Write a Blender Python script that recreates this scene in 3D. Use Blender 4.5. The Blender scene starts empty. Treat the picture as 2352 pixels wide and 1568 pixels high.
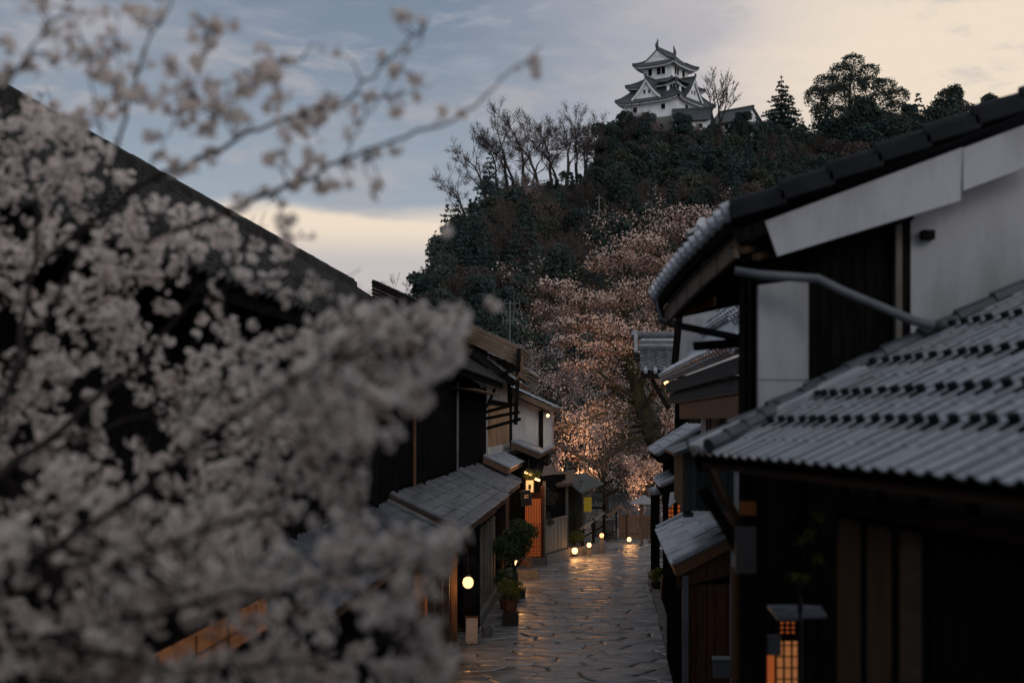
import bpy, math, random
import numpy as np
from mathutils import Vector, Matrix, noise

sc = bpy.context.scene
COL = sc.collection
R = random.Random(11)

# ------------------------------------------------------------------ camera, sky, sun, exposure
# photograph units: 2352 px wide; street-parallel lines meet at (1390, 965); eye 5 m above the street
F, U0, V0, EYE = 3266.7, 1390.0, 965.0, 5.0
def at(u, v, Y):
    return Vector(((u - U0) * Y / F, Y, EYE - (v - V0) * Y / F))

cam_d = bpy.data.cameras.new('camera')
cam = bpy.data.objects.new('camera', cam_d)
COL.objects.link(cam)
cam.location = (0, 0, EYE)
cam.rotation_euler = (math.pi / 2, 0, 0)
cam_d.lens = 50
cam_d.sensor_width = 36
cam_d.sensor_fit = 'HORIZONTAL'
cam_d.shift_x = -(U0 - 1176) / 2352
cam_d.shift_y = (V0 - 784) / 2352
cam_d.clip_start = 0.1
cam_d.clip_end = 3000
cam_d.dof.use_dof = True
cam_d.dof.focus_distance = 50
cam_d.dof.aperture_fstop = 1.45
sc.camera = cam

world = bpy.data.worlds.new('World')
sc.world = world
world.use_nodes = True
SUN_AZ, SUN_EL = 152.0, 16.0     # degrees; azimuth from +Y towards +X

def build_sky():
    nt = world.node_tree
    nt.nodes.clear()
    def N(t, **k):
        n = nt.nodes.new(t)
        for a, b in k.items():
            setattr(n, a, b)
        return n
    def put(s, v):
        if isinstance(v, bpy.types.NodeSocket):
            nt.links.new(v, s)
        else:
            s.default_value = v
    def M(op, a, b=0.0, c=None, clamp=False):
        n = N('ShaderNodeMath', operation=op, use_clamp=clamp)
        put(n.inputs[0], a); put(n.inputs[1], b)
        if c is not None: put(n.inputs[2], c)
        return n.outputs[0]
    def SS(x, lo, hi):           # smoothstep
        n = N('ShaderNodeMapRange', interpolation_type='SMOOTHSTEP', clamp=True)
        put(n.inputs['Value'], x); put(n.inputs['From Min'], lo); put(n.inputs['From Max'], hi)
        return n.outputs['Result']
    def MIX(f, a, b):
        n = N('ShaderNodeMix', data_type='RGBA')
        put(n.inputs[0], f); put(n.inputs[6], a); put(n.inputs[7], b)
        return n.outputs[2]
    def rgb(r, g, b):
        return (r, g, b, 1)
    tc = N('ShaderNodeTexCoord')
    sep = N('ShaderNodeSeparateXYZ')
    nt.links.new(tc.outputs['Generated'], sep.inputs[0])
    x, y, z = sep.outputs
    az = M('MULTIPLY', M('ARCTAN2', x, y), 57.2958)
    el = M('MULTIPLY', M('ARCSINE', z), 57.2958)
    # cloud noise stretched along the horizon
    comb = N('ShaderNodeCombineXYZ')
    put(comb.inputs[0], M('MULTIPLY', az, 0.055)); put(comb.inputs[1], M('MULTIPLY', el, 0.17)); put(comb.inputs[2], 3.1)
    def NZ(scale, det, dist=0.0, rough=0.5):
        n = N('ShaderNodeTexNoise')
        put(n.inputs['Vector'], comb.outputs[0]); put(n.inputs['Scale'], scale); put(n.inputs['Detail'], det)
        put(n.inputs['Distortion'], dist); put(n.inputs['Roughness'], rough)
        return M('SUBTRACT', n.outputs[0], 0.5)
    n1, n2, n3 = NZ(0.9, 4, 0.6), NZ(2.4, 6, 0.5, 0.58), NZ(6.0, 5, 0.4, 0.58)
    # blue grey overcast, darker upwards
    lo = MIX(SS(el, 5, 17), rgb(.37, .435, .50), rgb(.195, .25, .335))
    base = MIX(SS(el, 17, 62), lo, rgb(.40, .42, .465))
    base = MIX(SS(M('ADD', M('MULTIPLY', n1, 1.3), M('MULTIPLY', n2, 0.5)), -0.05, 0.45), base, rgb(.36, .38, .43))
    base = MIX(M('MULTIPLY', SS(M('ADD', n2, M('MULTIPLY', n3, 0.5)), 0.02, 0.22), 0.38), base, rgb(.19, .225, .29))
    base = MIX(M('MULTIPLY', SS(M('ADD', M('MULTIPLY', n2, -1.0), M('MULTIPLY', n3, 0.6)), 0.03, 0.22), 0.35), base, rgb(.42, .45, .51))
    # afterglow to the right of the castle
    da = M('SUBTRACT', az, 19.0)
    de = M('MULTIPLY', M('SUBTRACT', el, 10.0), 1.15)
    d = M('SQRT', M('ADD', M('MULTIPLY', da, da), M('MULTIPLY', de, de)))
    d = M('ADD', d, M('ADD', M('MULTIPLY', n1, 11.0), M('MULTIPLY', n2, 7.0)))
    lav = SS(d, 27, 11)
    crm = SS(d, 18.5, 8.5)
    c = MIX(lav, base, rgb(.55, .515, .55))
    c = MIX(crm, c, rgb(.86, .73, .59))
    # thin grey streaks in the glow
    c = MIX(M('MULTIPLY', SS(M('ADD', n2, M('MULTIPLY', n3, 0.6)), 0.0, 0.20), 0.60), c, rgb(.47, .455, .48))
    # bright gap under the cloud deck
    e2 = M('ADD', el, M('ADD', M('ADD', M('MULTIPLY', n2, 1.5), M('MULTIPLY', n1, 1.2)), M('MULTIPLY', n3, 0.7)))
    gap = M('MULTIPLY', SS(e2, 8.75, 7.85), SS(az, -44, -12))
    gapc = MIX(SS(el, 7.7, 6.1), rgb(.85, .72, .585), rgb(.55, .52, .51))
    c = MIX(gap, c, gapc)
    c = MIX(SS(el, 0.5, -4), c, rgb(.05, .05, .055))
    bg = N('ShaderNodeBackground')
    nt.links.new(c, bg.inputs[0])
    bg.inputs[1].default_value = 1.0
    out = N('ShaderNodeOutputWorld')
    nt.links.new(bg.outputs[0], out.inputs[0])
build_sky()

sun_d = bpy.data.lights.new('sun', 'SUN')
sun_d.energy = 1.0
sun_d.angle = math.radians(40)
sun_d.color = (1.0, 0.95, 0.92)
sun = bpy.data.objects.new('sun', sun_d)
COL.objects.link(sun)
a, e = math.radians(SUN_AZ), math.radians(SUN_EL)
sun.rotation_euler = Vector((math.sin(a) * math.cos(e), math.cos(a) * math.cos(e), math.sin(e))).to_track_quat('Z', 'Y').to_euler()

sc.view_settings.view_transform = 'Standard'
sc.view_settings.look = 'None'
sc.view_settings.exposure = 0
sc.view_settings.gamma = 1
sc.view_settings.use_curve_mapping = False
sc.render.engine = 'CYCLES'
sc.cycles.use_denoising = True
sc.cycles.max_bounces = 6
sc.cycles.diffuse_bounces = 3
sc.cycles.glossy_bounces = 3
sc.cycles.transmission_bounces = 2
sc.cycles.sample_clamp_indirect = 4

# ------------------------------------------------------------------ materials
MATS = {}
def mat(name, col, rough=0.6, spec=0.4, col2=None, scale=8.0, det=4, bump=0.0, bscale=40.0, stretch=(1, 1, 1),
        rough2=None, trans=0.0, emit=None, es=1.0, objvar=0.0, metal=0.0, lo=0.35, hi=0.65):
    if name in MATS:
        return MATS[name]
    m = bpy.data.materials.new(name)
    m.use_nodes = True
    nt = m.node_tree
    b = nt.nodes['Principled BSDF']
    out = nt.nodes['Material Output']
    b.inputs['Roughness'].default_value = rough
    b.inputs['Metallic'].default_value = metal
    b.inputs['Specular IOR Level'].default_value = spec
    b.inputs['Base Color'].default_value = (*col, 1)
    colsock = None
    if col2 or bump or rough2 is not None:
        tc = nt.nodes.new('ShaderNodeTexCoord')
        mp = nt.nodes.new('ShaderNodeMapping')
        mp.inputs['Scale'].default_value = stretch
        nt.links.new(tc.outputs['Object'], mp.inputs[0])
        oi = nt.nodes.new('ShaderNodeObjectInfo')
        ad = nt.nodes.new('ShaderNodeVectorMath'); ad.operation = 'MULTIPLY_ADD'
        nt.links.new(oi.outputs['Random'], ad.inputs[0]); ad.inputs[1].default_value = (37, 23, 51)
        nt.links.new(mp.outputs[0], ad.inputs[2])
        def nz(s, d=det):
            n = nt.nodes.new('ShaderNodeTexNoise')
            n.inputs['Scale'].default_value = s; n.inputs['Detail'].default_value = d
            nt.links.new(ad.outputs[0], n.inputs['Vector'])
            return n.outputs[0]
        def ramp(src, lo, hi, a, bb):
            r = nt.nodes.new('ShaderNodeMapRange')
            r.inputs['From Min'].default_value = lo; r.inputs['From Max'].default_value = hi
            r.inputs['To Min'].default_value = a; r.inputs['To Max'].default_value = bb
            nt.links.new(src, r.inputs[0])
            return r.outputs[0]
        if col2:
            mx = nt.nodes.new('ShaderNodeMix'); mx.data_type = 'RGBA'
            mx.inputs[6].default_value = (*col, 1); mx.inputs[7].default_value = (*col2, 1)
            nt.links.new(ramp(nz(scale), lo, hi, 0, 1), mx.inputs[0])
            colsock = mx.outputs[2]
        if rough2 is not None:
            nt.links.new(ramp(nz(scale * 0.6), 0.35, 0.65, rough, rough2), b.inputs['Roughness'])
        if bump:
            bp = nt.nodes.new('ShaderNodeBump')
            bp.inputs['Strength'].default_value = bump
            bp.inputs['Distance'].default_value = 0.02
            nt.links.new(nz(bscale), bp.inputs['Height'])
            nt.links.new(bp.outputs[0], b.inputs['Normal'])
    if objvar:
        oi2 = nt.nodes.new('ShaderNodeObjectInfo')
        r = nt.nodes.new('ShaderNodeMapRange')
        r.inputs['To Min'].default_value = 1 - objvar; r.inputs['To Max'].default_value = 1 + objvar
        nt.links.new(oi2.outputs['Random'], r.inputs[0])
        vm = nt.nodes.new('ShaderNodeVectorMath'); vm.operation = 'SCALE'
        if colsock: nt.links.new(colsock, vm.inputs[0])
        else: vm.inputs[0].default_value = col
        nt.links.new(r.outputs[0], vm.inputs['Scale'])
        colsock = vm.outputs[0]
    if colsock:
        nt.links.new(colsock, b.inputs['Base Color'])
    if emit:
        b.inputs['Emission Color'].default_value = (*emit, 1)
        b.inputs['Emission Strength'].default_value = es
    if trans:
        tr = nt.nodes.new('ShaderNodeBsdfTranslucent')
        if colsock: nt.links.new(colsock, tr.inputs[0])
        else: tr.inputs[0].default_value = (*col, 1)
        ms = nt.nodes.new('ShaderNodeMixShader')
        ms.inputs[0].default_value = trans
        nt.links.new(b.outputs[0], ms.inputs[1]); nt.links.new(tr.outputs[0], ms.inputs[2])
        nt.links.new(ms.outputs[0], out.inputs[0])
    MATS[name] = m
    return m

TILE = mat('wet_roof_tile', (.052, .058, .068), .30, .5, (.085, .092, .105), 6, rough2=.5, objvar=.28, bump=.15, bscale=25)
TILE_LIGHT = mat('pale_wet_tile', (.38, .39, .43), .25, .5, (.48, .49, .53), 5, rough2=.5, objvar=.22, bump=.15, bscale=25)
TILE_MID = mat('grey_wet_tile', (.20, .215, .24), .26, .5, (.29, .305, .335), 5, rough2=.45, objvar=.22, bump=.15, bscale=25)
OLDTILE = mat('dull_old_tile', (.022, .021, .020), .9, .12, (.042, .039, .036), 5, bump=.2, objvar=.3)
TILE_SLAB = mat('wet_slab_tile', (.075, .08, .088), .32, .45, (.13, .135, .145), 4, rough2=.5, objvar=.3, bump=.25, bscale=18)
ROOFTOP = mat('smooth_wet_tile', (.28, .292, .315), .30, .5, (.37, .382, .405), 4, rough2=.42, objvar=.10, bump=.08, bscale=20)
SHEET = mat('grey_roof_sheet', (.34, .35, .38), .5, .4, (.29, .30, .33), 1.5)
TILE_DARK = mat('dark_tile', (.010, .011, .013), .7, .15, (.018, .02, .024), 5)
DARKWOOD = mat('dark_wood', (.008, .0074, .0072), .8, .0, (.018, .015, .0135), 5, stretch=(6, 6, .6), bump=.2)
BROWNWOOD = mat('brown_wood', (.075, .04, .022), .55, .35, (.12, .068, .04), 5, stretch=(8, 8, .6), bump=.25, objvar=.25)
BROWNFLAT = mat('brown_board', (.10, .062, .038), .55, .35, (.15, .10, .065), 3, stretch=(3, 1, 8), bump=.25, objvar=.15)
REDWOOD = mat('red_brown_wood', (.07, .024, .014), .55, .2, (.13, .05, .028), 5, stretch=(6, 6, .5), bump=.2, objvar=.2)
GREYWOOD = mat('grey_weathered_wood', (.13, .12, .10), .7, .3, (.20, .185, .16), 6, stretch=(9, 9, .5), bump=.4, objvar=.25)
WARMWOOD = mat('warm_plank', (.27, .15, .075), .55, .3, (.36, .21, .11), 6, stretch=(9, 9, .5), bump=.3, objvar=.2)
PLASTER = mat('white_plaster', (.50, .50, .52), .85, .2, (.29, .285, .285), 2.2, 8, bump=.25, bscale=14, lo=.42, hi=.80, stretch=(1.6, 1.6, .45))
PLASTER2 = mat('dull_plaster', (.42, .39, .37), .85, .2, (.33, .30, .28), 2, 6, bump=.1, bscale=18)
CASTLE_WHITE = mat('castle_plaster', (.85, .86, .87), .8, .2, (.76, .77, .78), .6, 5)
CASTLE_TILE = mat('castle_tile', (.055, .065, .07), .6, .3, (.085, .095, .1), 2.2, 3)
BLACK = mat('black_iron', (.012, .012, .014), .4, .5)
PIPE = mat('grey_pipe', (.10, .11, .12), .45, .5, (.15, .16, .17), 3)
COPPER = mat('copper_pipe', (.14, .07, .04), .35, .5)
STONE = mat('grey_stone', (.13, .125, .12), .75, .3, (.20, .19, .175), 5, 6, bump=.5, bscale=22)
PAVE = mat('wet_paving', (.155, .16, .168), .20, .5, (.25, .25, .25), 2.6, 8, bump=.14, bscale=7, rough2=.44, objvar=.3)
GROUND = mat('wet_earth', (.035, .032, .028), .7, .3, (.06, .055, .048), 3, 6, bump=.4)
HILLM = mat('hill_soil', (.022, .025, .018), .95, .1, (.04, .036, .028), .3, 6)
BARK = mat('bark', (.022, .018, .016), .85, .2, (.045, .037, .032), 12, 5, bump=.5)
MOSSBARK = mat('mossy_bark', (.028, .021, .017), .9, .1, (.042, .040, .020), 2.5, 5, bump=.5)
LEAF = mat('dark_leaf', (.044, .058, .050), .8, .08, (.062, .078, .066), .5, trans=.25, objvar=.25)  # hill leaf colours raised and blued to stand in for haze
CONIF = mat('conifer_needles', (.036, .054, .051), .8, .08, (.050, .070, .064), .5, trans=.15, objvar=.25)
OLIVE = mat('olive_leaf', (.056, .062, .046), .7, .1, (.074, .078, .056), 1.2, trans=.25, objvar=.3)
SCRUB = mat('brown_scrub', (.072, .058, .052), .8, .1, (.090, .072, .064), 1.0, trans=.2, objvar=.3)
PALEBLOOM = mat('pale_bloom', (.30, .25, .24), .8, .2, (.18, .13, .12), .9, trans=.3)
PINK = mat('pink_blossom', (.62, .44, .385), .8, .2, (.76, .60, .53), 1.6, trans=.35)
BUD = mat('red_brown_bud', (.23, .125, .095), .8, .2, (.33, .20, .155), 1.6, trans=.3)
PETAL = mat('white_petal', (.92, .81, .75), .7, .2, (.94, .86, .81), 10, trans=.45, objvar=.06)
CALYX = mat('calyx', (.20, .085, .055), .7, .2, (.14, .10, .04), 10)
TWIG = mat('cherry_twig', (.026, .020, .020), .8, .2, (.045, .036, .034), 20)
SHRUB = mat('shrub_leaf', (.055, .085, .03), .5, .35, (.08, .11, .04), 6, trans=.25)
YSHRUB = mat('yellow_green_leaf', (.16, .17, .03), .5, .35, (.22, .22, .05), 6, trans=.3)
TERRA = mat('terracotta', (.14, .05, .03), .7, .3, (.19, .08, .05), 8)
POTBLACK = mat('dark_pot', (.02, .018, .017), .5, .4)
PAPER = mat('lit_paper', (.8, .7, .5), .7, .2, emit=(1, .60, .27), es=2.2)
GLOW = mat('lit_bulb', (.9, .8, .6), .5, .2, emit=(1, .52, .2), es=3.2)
SHOJI = mat('lit_shoji', (.6, .4, .25), .8, .2, emit=(1, .36, .12), es=.25)
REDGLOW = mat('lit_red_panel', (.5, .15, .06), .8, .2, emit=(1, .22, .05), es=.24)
ORANGEB = mat('orange_lit_board', (.42, .13, .03), .6, .3, (.34, .10, .025), 3)
YELLOW = mat('yellow_cloth', (.30, .24, .03), .8, .2, emit=(1, .7, .05), es=.05)  # faint glow added to the cloth, which is no lamp
WHITEBOARD = mat('white_board', (.5, .47, .43), .7, .3, (.42, .39, .36), 5)
AWNING = mat('grey_awning', (.045, .05, .045), .6, .3, (.07, .075, .068), 3)
GREENBLACK = mat('green_black_board', (.012, .018, .017), .5, .4, (.02, .028, .026), 4)
STEEL = mat('pale_metal', (.35, .37, .40), .4, .5, metal=.2)

# ------------------------------------------------------------------ builders
ORG = {}
class MB:
    """collects geometry in world coordinates, linked as one mesh object"""
    def __init__(s):
        s.v, s.f, s.mi = [], [], []
    def add(s, vs, fs, mi=0):
        n = len(s.v)
        s.v.extend([tuple(p) for p in vs])
        s.f.extend([tuple(i + n for i in f) for f in fs])
        s.mi.extend([mi] * len(fs))
        return s
    def obox(s, c, ax, ay, az, mi=0):
        c, ax, ay, az = Vector(c), Vector(ax), Vector(ay), Vector(az)
        vs = [c + ax * i + ay * j + az * k for k in (-1, 1) for j in (-1, 1) for i in (-1, 1)]
        fs = [(0, 2, 3, 1), (4, 5, 7, 6), (0, 1, 5, 4), (2, 6, 7, 3), (0, 4, 6, 2), (1, 3, 7, 5)]
        if ax.cross(ay).dot(az) < 0:
            fs = [f[::-1] for f in fs]
        return s.add(vs, fs, mi)
    def box(s, x0, y0, z0, x1, y1, z1, mi=0):
        return s.obox(((x0 + x1) / 2, (y0 + y1) / 2, (z0 + z1) / 2), (abs(x1 - x0) / 2, 0, 0), (0, abs(y1 - y0) / 2, 0), (0, 0, abs(z1 - z0) / 2), mi)
    def beam(s, p, q, w, h, up=(0, 0, 1), mi=0):
        p, q = Vector(p), Vector(q)
        d = q - p
        L = d.length
        d.normalize()
        side = d.cross(Vector(up))
        if side.length < 1e-4:
            side = Vector((1, 0, 0))
        side.normalize()
        u = side.cross(d)
        return s.obox((p + q) / 2, d * L / 2, side * w / 2, u * h / 2, mi)
    def slab(s, a, b, c, d, t, mi=0):
        """quad a,b,c,d as the top face with thickness t below"""
        a, b, c, d = map(Vector, (a, b, c, d))
        n = (b - a).cross(d - a).normalized()
        if n.z < 0:
            a, b, c, d = d, c, b, a
            n = -n
        lo = [p - n * t for p in (a, b, c, d)]
        return s.add([a, b, c, d] + lo, [(0, 1, 2, 3), (7, 6, 5, 4), (0, 4, 5, 1), (1, 5, 6, 2), (2, 6, 7, 3), (3, 7, 4, 0)], mi)
    def prism(s, pts, ext, mi=0):
        pts = [Vector(p) for p in pts]
        e = Vector(ext)
        n = len(pts)
        vs = pts + [p + e for p in pts]
        nrm = Vector((0, 0, 0))
        for i in range(n):
            nrm += pts[i].cross(pts[(i + 1) % n])
        flip = nrm.dot(e) > 0
        fs = [tuple(range(n)), tuple(range(2 * n - 1, n - 1, -1))] + [(i, i + n, (i + 1) % n + n, (i + 1) % n) for i in range(n)]
        if flip:
            fs = [f[::-1] for f in fs]
        return s.add(vs, fs, mi)
    def tube(s, pts, rad, n=6, mi=0, cap=True):
        pts = [Vector(p) for p in pts]
        if not isinstance(rad, (list, tuple)):
            rad = [rad] * len(pts)
        base = len(s.v)
        ref = None
        for i, p in enumerate(pts):
            d = (pts[min(i + 1, len(pts) - 1)] - pts[max(i - 1, 0)])
            d = d.normalized() if d.length > 1e-9 else Vector((0, 0, 1))
            if ref is None:
                ref = d.orthogonal().normalized()
            ref = (ref - d * ref.dot(d))
            ref = ref.normalized() if ref.length > 1e-6 else d.orthogonal().normalized()
            b = d.cross(ref)
            for k in range(n):
                t = 2 * math.pi * k / n
                s.v.append(tuple(p + (ref * math.cos(t) + b * math.sin(t)) * rad[i]))
        for i in range(len(pts) - 1):
            for k in range(n):
                a0 = base + i * n + k
                a1 = base + i * n + (k + 1) % n
                s.f.append((a0, a1, a1 + n, a0 + n)); s.mi.append(mi)
        if cap:
            s.f.append(tuple(base + k for k in range(n))[::-1]); s.mi.append(mi)
            s.f.append(tuple(base + (len(pts) - 1) * n + k for k in range(n))); s.mi.append(mi)
        return s
    def lathe(s, prof, c, n=12, mi=0):
        c = Vector(c)
        base = len(s.v)
        for r, z in prof:
            for k in range(n):
                t = 2 * math.pi * k / n
                s.v.append((c.x + r * math.cos(t), c.y + r * math.sin(t), c.z + z))
        for i in range(len(prof) - 1):
            for k in range(n):
                a0 = base + i * n + k
                a1 = base + i * n + (k + 1) % n
                s.f.append((a0, a1, a1 + n, a0 + n)); s.mi.append(mi)
        s.f.append(tuple(base + k for k in range(n))[::-1]); s.mi.append(mi)
        s.f.append(tuple(base + (len(prof) - 1) * n + k for k in range(n))); s.mi.append(mi)
        return s
    def mesh(s, name, mats, org=(0, 0, 0), smooth=False):
        me = bpy.data.meshes.new(name)
        o = Vector(org)
        me.from_pydata([(v[0] - o.x, v[1] - o.y, v[2] - o.z) for v in s.v], [], s.f)
        if not isinstance(mats, (list, tuple)):
            mats = [mats]
        for m in mats:
            me.materials.append(m)
        if len(mats) > 1:
            me.polygons.foreach_set('material_index', s.mi)
        if smooth:
            me.polygons.foreach_set('use_smooth', [True] * len(me.polygons))
        me.update()
        return me
    def build(s, name, mats, parent=None, smooth=False, kind=None, loc=None):
        org = Vector(loc) if loc is not None else (ORG[parent.name] if parent else Vector((0, 0, 0)))
        me = s.mesh(name, mats, org, smooth)
        o = bpy.data.objects.new(name, me)
        COL.objects.link(o)
        if parent:
            o.parent = parent
            if loc is not None:
                o.location = org - ORG[parent.name]
        elif loc is not None:
            o.location = org
        ORG[o.name] = org
        if kind:
            o['kind'] = kind
        return o

def inst(name, me, M4, parent=None):
    """object sharing a mesh, placed by a world matrix under a parent"""
    o = bpy.data.objects.new(name, me)
    COL.objects.link(o)
    W = M4.copy()
    if parent:
        o.parent = parent
        W.translation = W.translation - ORG[parent.name]
    o.matrix_basis = W
    return o

def thing(name, label, cat, loc=(0, 0, 0), group=None):
    o = bpy.data.objects.new(name, None)
    COL.objects.link(o)
    o.location = loc
    o.empty_display_size = .2
    ORG[o.name] = Vector(loc)
    return tag(o, label, cat, group)

def tag(o, label, cat, group=None):
    o['label'] = label
    o['category'] = cat
    if group:
        o['group'] = group
    return o

def struct(o):
    o['kind'] = 'structure'
    return o

def copy_tree(o, loc, rotz=0.0, s=1.0):
    c = o.copy()
    COL.objects.link(c)
    c.location = loc
    c.rotation_euler = (0, 0, rotz)
    c.scale = (s, s, s)
    for ch in o.children:
        d = ch.copy()
        COL.objects.link(d)
        d.parent = c
        for g in ch.children:
            k = g.copy()
            COL.objects.link(k)
            k.parent = d
    return c

_tm = {}
def tile_mesh(w, l, amp, th, m):
    key = (round(w, 3), round(l, 3), round(amp, 3), m.name)
    if key in _tm:
        return _tm[key]
    prof = [(0, .55), (.14, .2), (.34, .0), (.56, .12), (.72, .7), (.87, 1.0), (1.02, .75)]
    if amp < .03:      # flat slab tiles with open seams
        prof = [(.0, -.9), (.015, .6), (.08, 1.0), (.5, .75), (.88, 1.0), (.935, .6), (.95, -.9)]
    vs, fs = [], []
    n = len(prof)
    L = l * 1.1
    for (yy, up) in ((0, th), (L, th * .1)):
        for px, pz in prof:
            vs.append((px * w, yy, pz * amp + up))
    for px, pz in prof:
        vs.append((px * w, 0.0, pz * amp - th * .4))
    for i in range(n - 1):
        fs.append((i, i + 1, i + 1 + n, i + n))
        fs.append((i + 2 * n, i + 1 + 2 * n, i + 1, i))
    mb = MB(); mb.add(vs, fs)
    _tm[key] = mb.mesh('roof_tile', m)
    return _tm[key]

def tile_plane(part, P0, e, s, Le, Ls, w=.27, l=.24, amp=.045, th=.022, m=None, nmax=300, focus=None, keep=None):
    """kawara courses on a roof plane: the largest in view one object each, the rest one stuff part"""
    m = m or TILE
    P0, e, s = Vector(P0), Vector(e).normalized(), Vector(s).normalized()
    if e.cross(s).z < 0:
        P0 = P0 + e * Le
        e = -e
    n = e.cross(s)
    nu, nv = max(1, round(Le / w)), max(1, round(Ls / l))
    w, l = Le / nu, Ls / nv
    me = tile_mesh(w, l, amp, th, m)
    B = Matrix((e, s, n)).transposed().to_4x4()
    slots = []
    for j in range(nv):
        for i in range(nu):
            p = P0 + e * (i * w) + s * (j * l)
            if keep and not keep(p): continue
            slots.append(((p - Vector(focus)).length if focus is not None else (p - cam.location).length, p))
    slots.sort(key=lambda t: t[0])
    for k, (d, p) in enumerate(slots[:nmax]):
        M4 = B @ Matrix.Rotation(R.uniform(-.012, .012), 4, 'Z')
        M4 = Matrix.Translation(p + n * R.uniform(0, .022 if amp < .03 else .006)) @ M4
        inst('roof_tile', me, M4, part)
    if len(slots) > nmax:
        tv = np.array([v.co[:] for v in me.vertices])
        tf = [tuple(p.vertices) for p in me.polygons]
        Bm = np.array((e, s, n)).T
        wv = tv @ Bm.T
        mb = MB()
        for d, p in slots[nmax:]:
            q = np.array(p) + np.array(n) * R.uniform(0, .006)
            mb.add((wv + q).tolist(), tf)
        mb.build('roof_tiles', m, part, kind='stuff')

# ------------------------------------------------------------------ plants
def rot_about(d, axis, ang):
    return Matrix.Rotation(ang, 3, axis) @ d

def grow(segs, tips, p, d, L, r, lev, rng, up=.12, wob=.18, kids=(2, 3), ang=(.35, .75), ratio=(.62, .8), n=3, side_from=.4):
    pts, rad = [p.copy()], [r]
    d = d.normalized()
    for i in range(n):
        d = (d + Vector((rng.gauss(0, wob), rng.gauss(0, wob), rng.gauss(0, wob) + up))).normalized()
        p = p + d * (L / n)
        pts.append(p.copy())
        rad.append(r * (1 - .42 * (i + 1) / n))
    segs.append((pts, rad, lev))
    if lev == 0:
        for q in pts[1:]:
            tips.append((q, d))
        return
    for k in range(rng.randint(*kids)):
        t = rng.uniform(side_from, .95)
        i = min(int(t * n), n - 1)
        f = t * n - i
        q = pts[i].lerp(pts[i + 1], f)
        ax = d.orthogonal().normalized()
        ax = rot_about(ax, d, rng.uniform(0, 6.283))
        nd = rot_about(d, ax, rng.uniform(*ang))
        grow(segs, tips, q, nd, L * rng.uniform(*ratio), rad[i + 1] * rng.uniform(.6, .8), lev - 1, rng, up, wob, kids, ang, ratio, n, side_from)
    grow(segs, tips, p, d, L * rng.uniform(*ratio), rad[-1] * .95, lev - 1, rng, up, wob, kids, ang, ratio, n, side_from)

def seg_mesh(segs, minr=.004):
    mb = MB()
    for pts, rad, lev in segs:
        mb.tube(pts, [max(x, minr) for x in rad], 6 if lev >= 4 else (4 if lev >= 2 else 3), cap=False)
    return mb

def leaf_quads(pts, size, rng, jitter, mb, mi=0, flat=0.0):
    for p in pts:
        c = Vector(p) + Vector((rng.gauss(0, jitter), rng.gauss(0, jitter), rng.gauss(0, jitter)))
        a = Vector((rng.gauss(0, 1), rng.gauss(0, 1), rng.gauss(0, 1) * (1 - flat))).normalized()
        b = a.orthogonal().normalized()
        b = rot_about(b, a, rng.uniform(0, 6.28))
        s = size * rng.uniform(.6, 1.35)
        mb.add([c - a * s, c + b * s * .55, c + a * s, c - b * s * .55], [(0, 1, 2, 3)], mi)

def lobe_points(lobes, n, rng):
    """points in the shells of a set of ellipsoid lobes (centre, radii)"""
    tot = sum(l[1][0] * l[1][2] for l in lobes)
    out = []
    for c, rr in lobes:
        k = int(n * rr[0] * rr[2] / tot)
        for _ in range(k):
            d = Vector((rng.gauss(0, 1), rng.gauss(0, 1), rng.gauss(0, 1))).normalized()
            if d.z < -.55 and rng.random() < .7:
                d.z = -d.z
            q = rng.uniform(.35, 1.0) ** .5
            q *= 1 + .22 * noise.noise(d * 2.3 + Vector(c))
            out.append((c[0] + d.x * rr[0] * q, c[1] + d.y * rr[1] * q, c[2] + d.z * rr[2] * q))
    return out

def crown_lobes(rng, h, w, nl, z0=.35):
    lobes = []
    for k in range(nl):
        t = rng.uniform(0, 1)
        zz = h * (z0 + (1 - z0) * t * .86)
        rad = w * .5 * math.sin(math.pi * (.22 + .72 * t)) ** .8
        a = rng.uniform(0, 6.283)
        q = rng.uniform(.15, .75)
        lr = w * rng.uniform(.13, .24)
        lobes.append(((math.cos(a) * rad * q, math.sin(a) * rad * q, zz), (lr, lr, lr * rng.uniform(.6, .85))))
    return lobes
# ------------------------------------------------------------------ ground and hill
RX = [-140, -80, -60, -46, -36, -31, -27, -24, -18.5, -12, -5, 3, 9, 18, 28, 40, 65, 90, 140, 220]
RZ = [4, 5, 6, 7, 9, 12, 18, 32, 44.5, 47, 48, 57, 65.5, 67.5, 66.5, 63.5, 62, 64, 56, 30]
RY = [230, 220, 215, 205, 203, 206, 216, 224, 238, 250, 260, 280, 298, 303, 302, 300, 300, 300, 310, 320]
def hill_h(x, y):
    z, yr = float(np.interp(x, RX, RZ)), float(np.interp(x, RX, RY))
    t = (y - 104) / (yr - 104)
    if t <= 0:
        return 0.0
    nz = noise.noise(Vector((x * .06, y * .06, 0))) * 2.2 + noise.noise(Vector((x * .17, y * .17, 5))) * .8
    if t <= 1:
        return max(0.0, z * t ** 1.3 + nz * min(1, t * 3) * (1 - .6 * t))
    if y < yr + 16:
        return z + nz * .4
    return max(0.0, (z + nz * .4) * (1 - min(1, (y - yr - 16) / 120)) ** 1.3)

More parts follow.
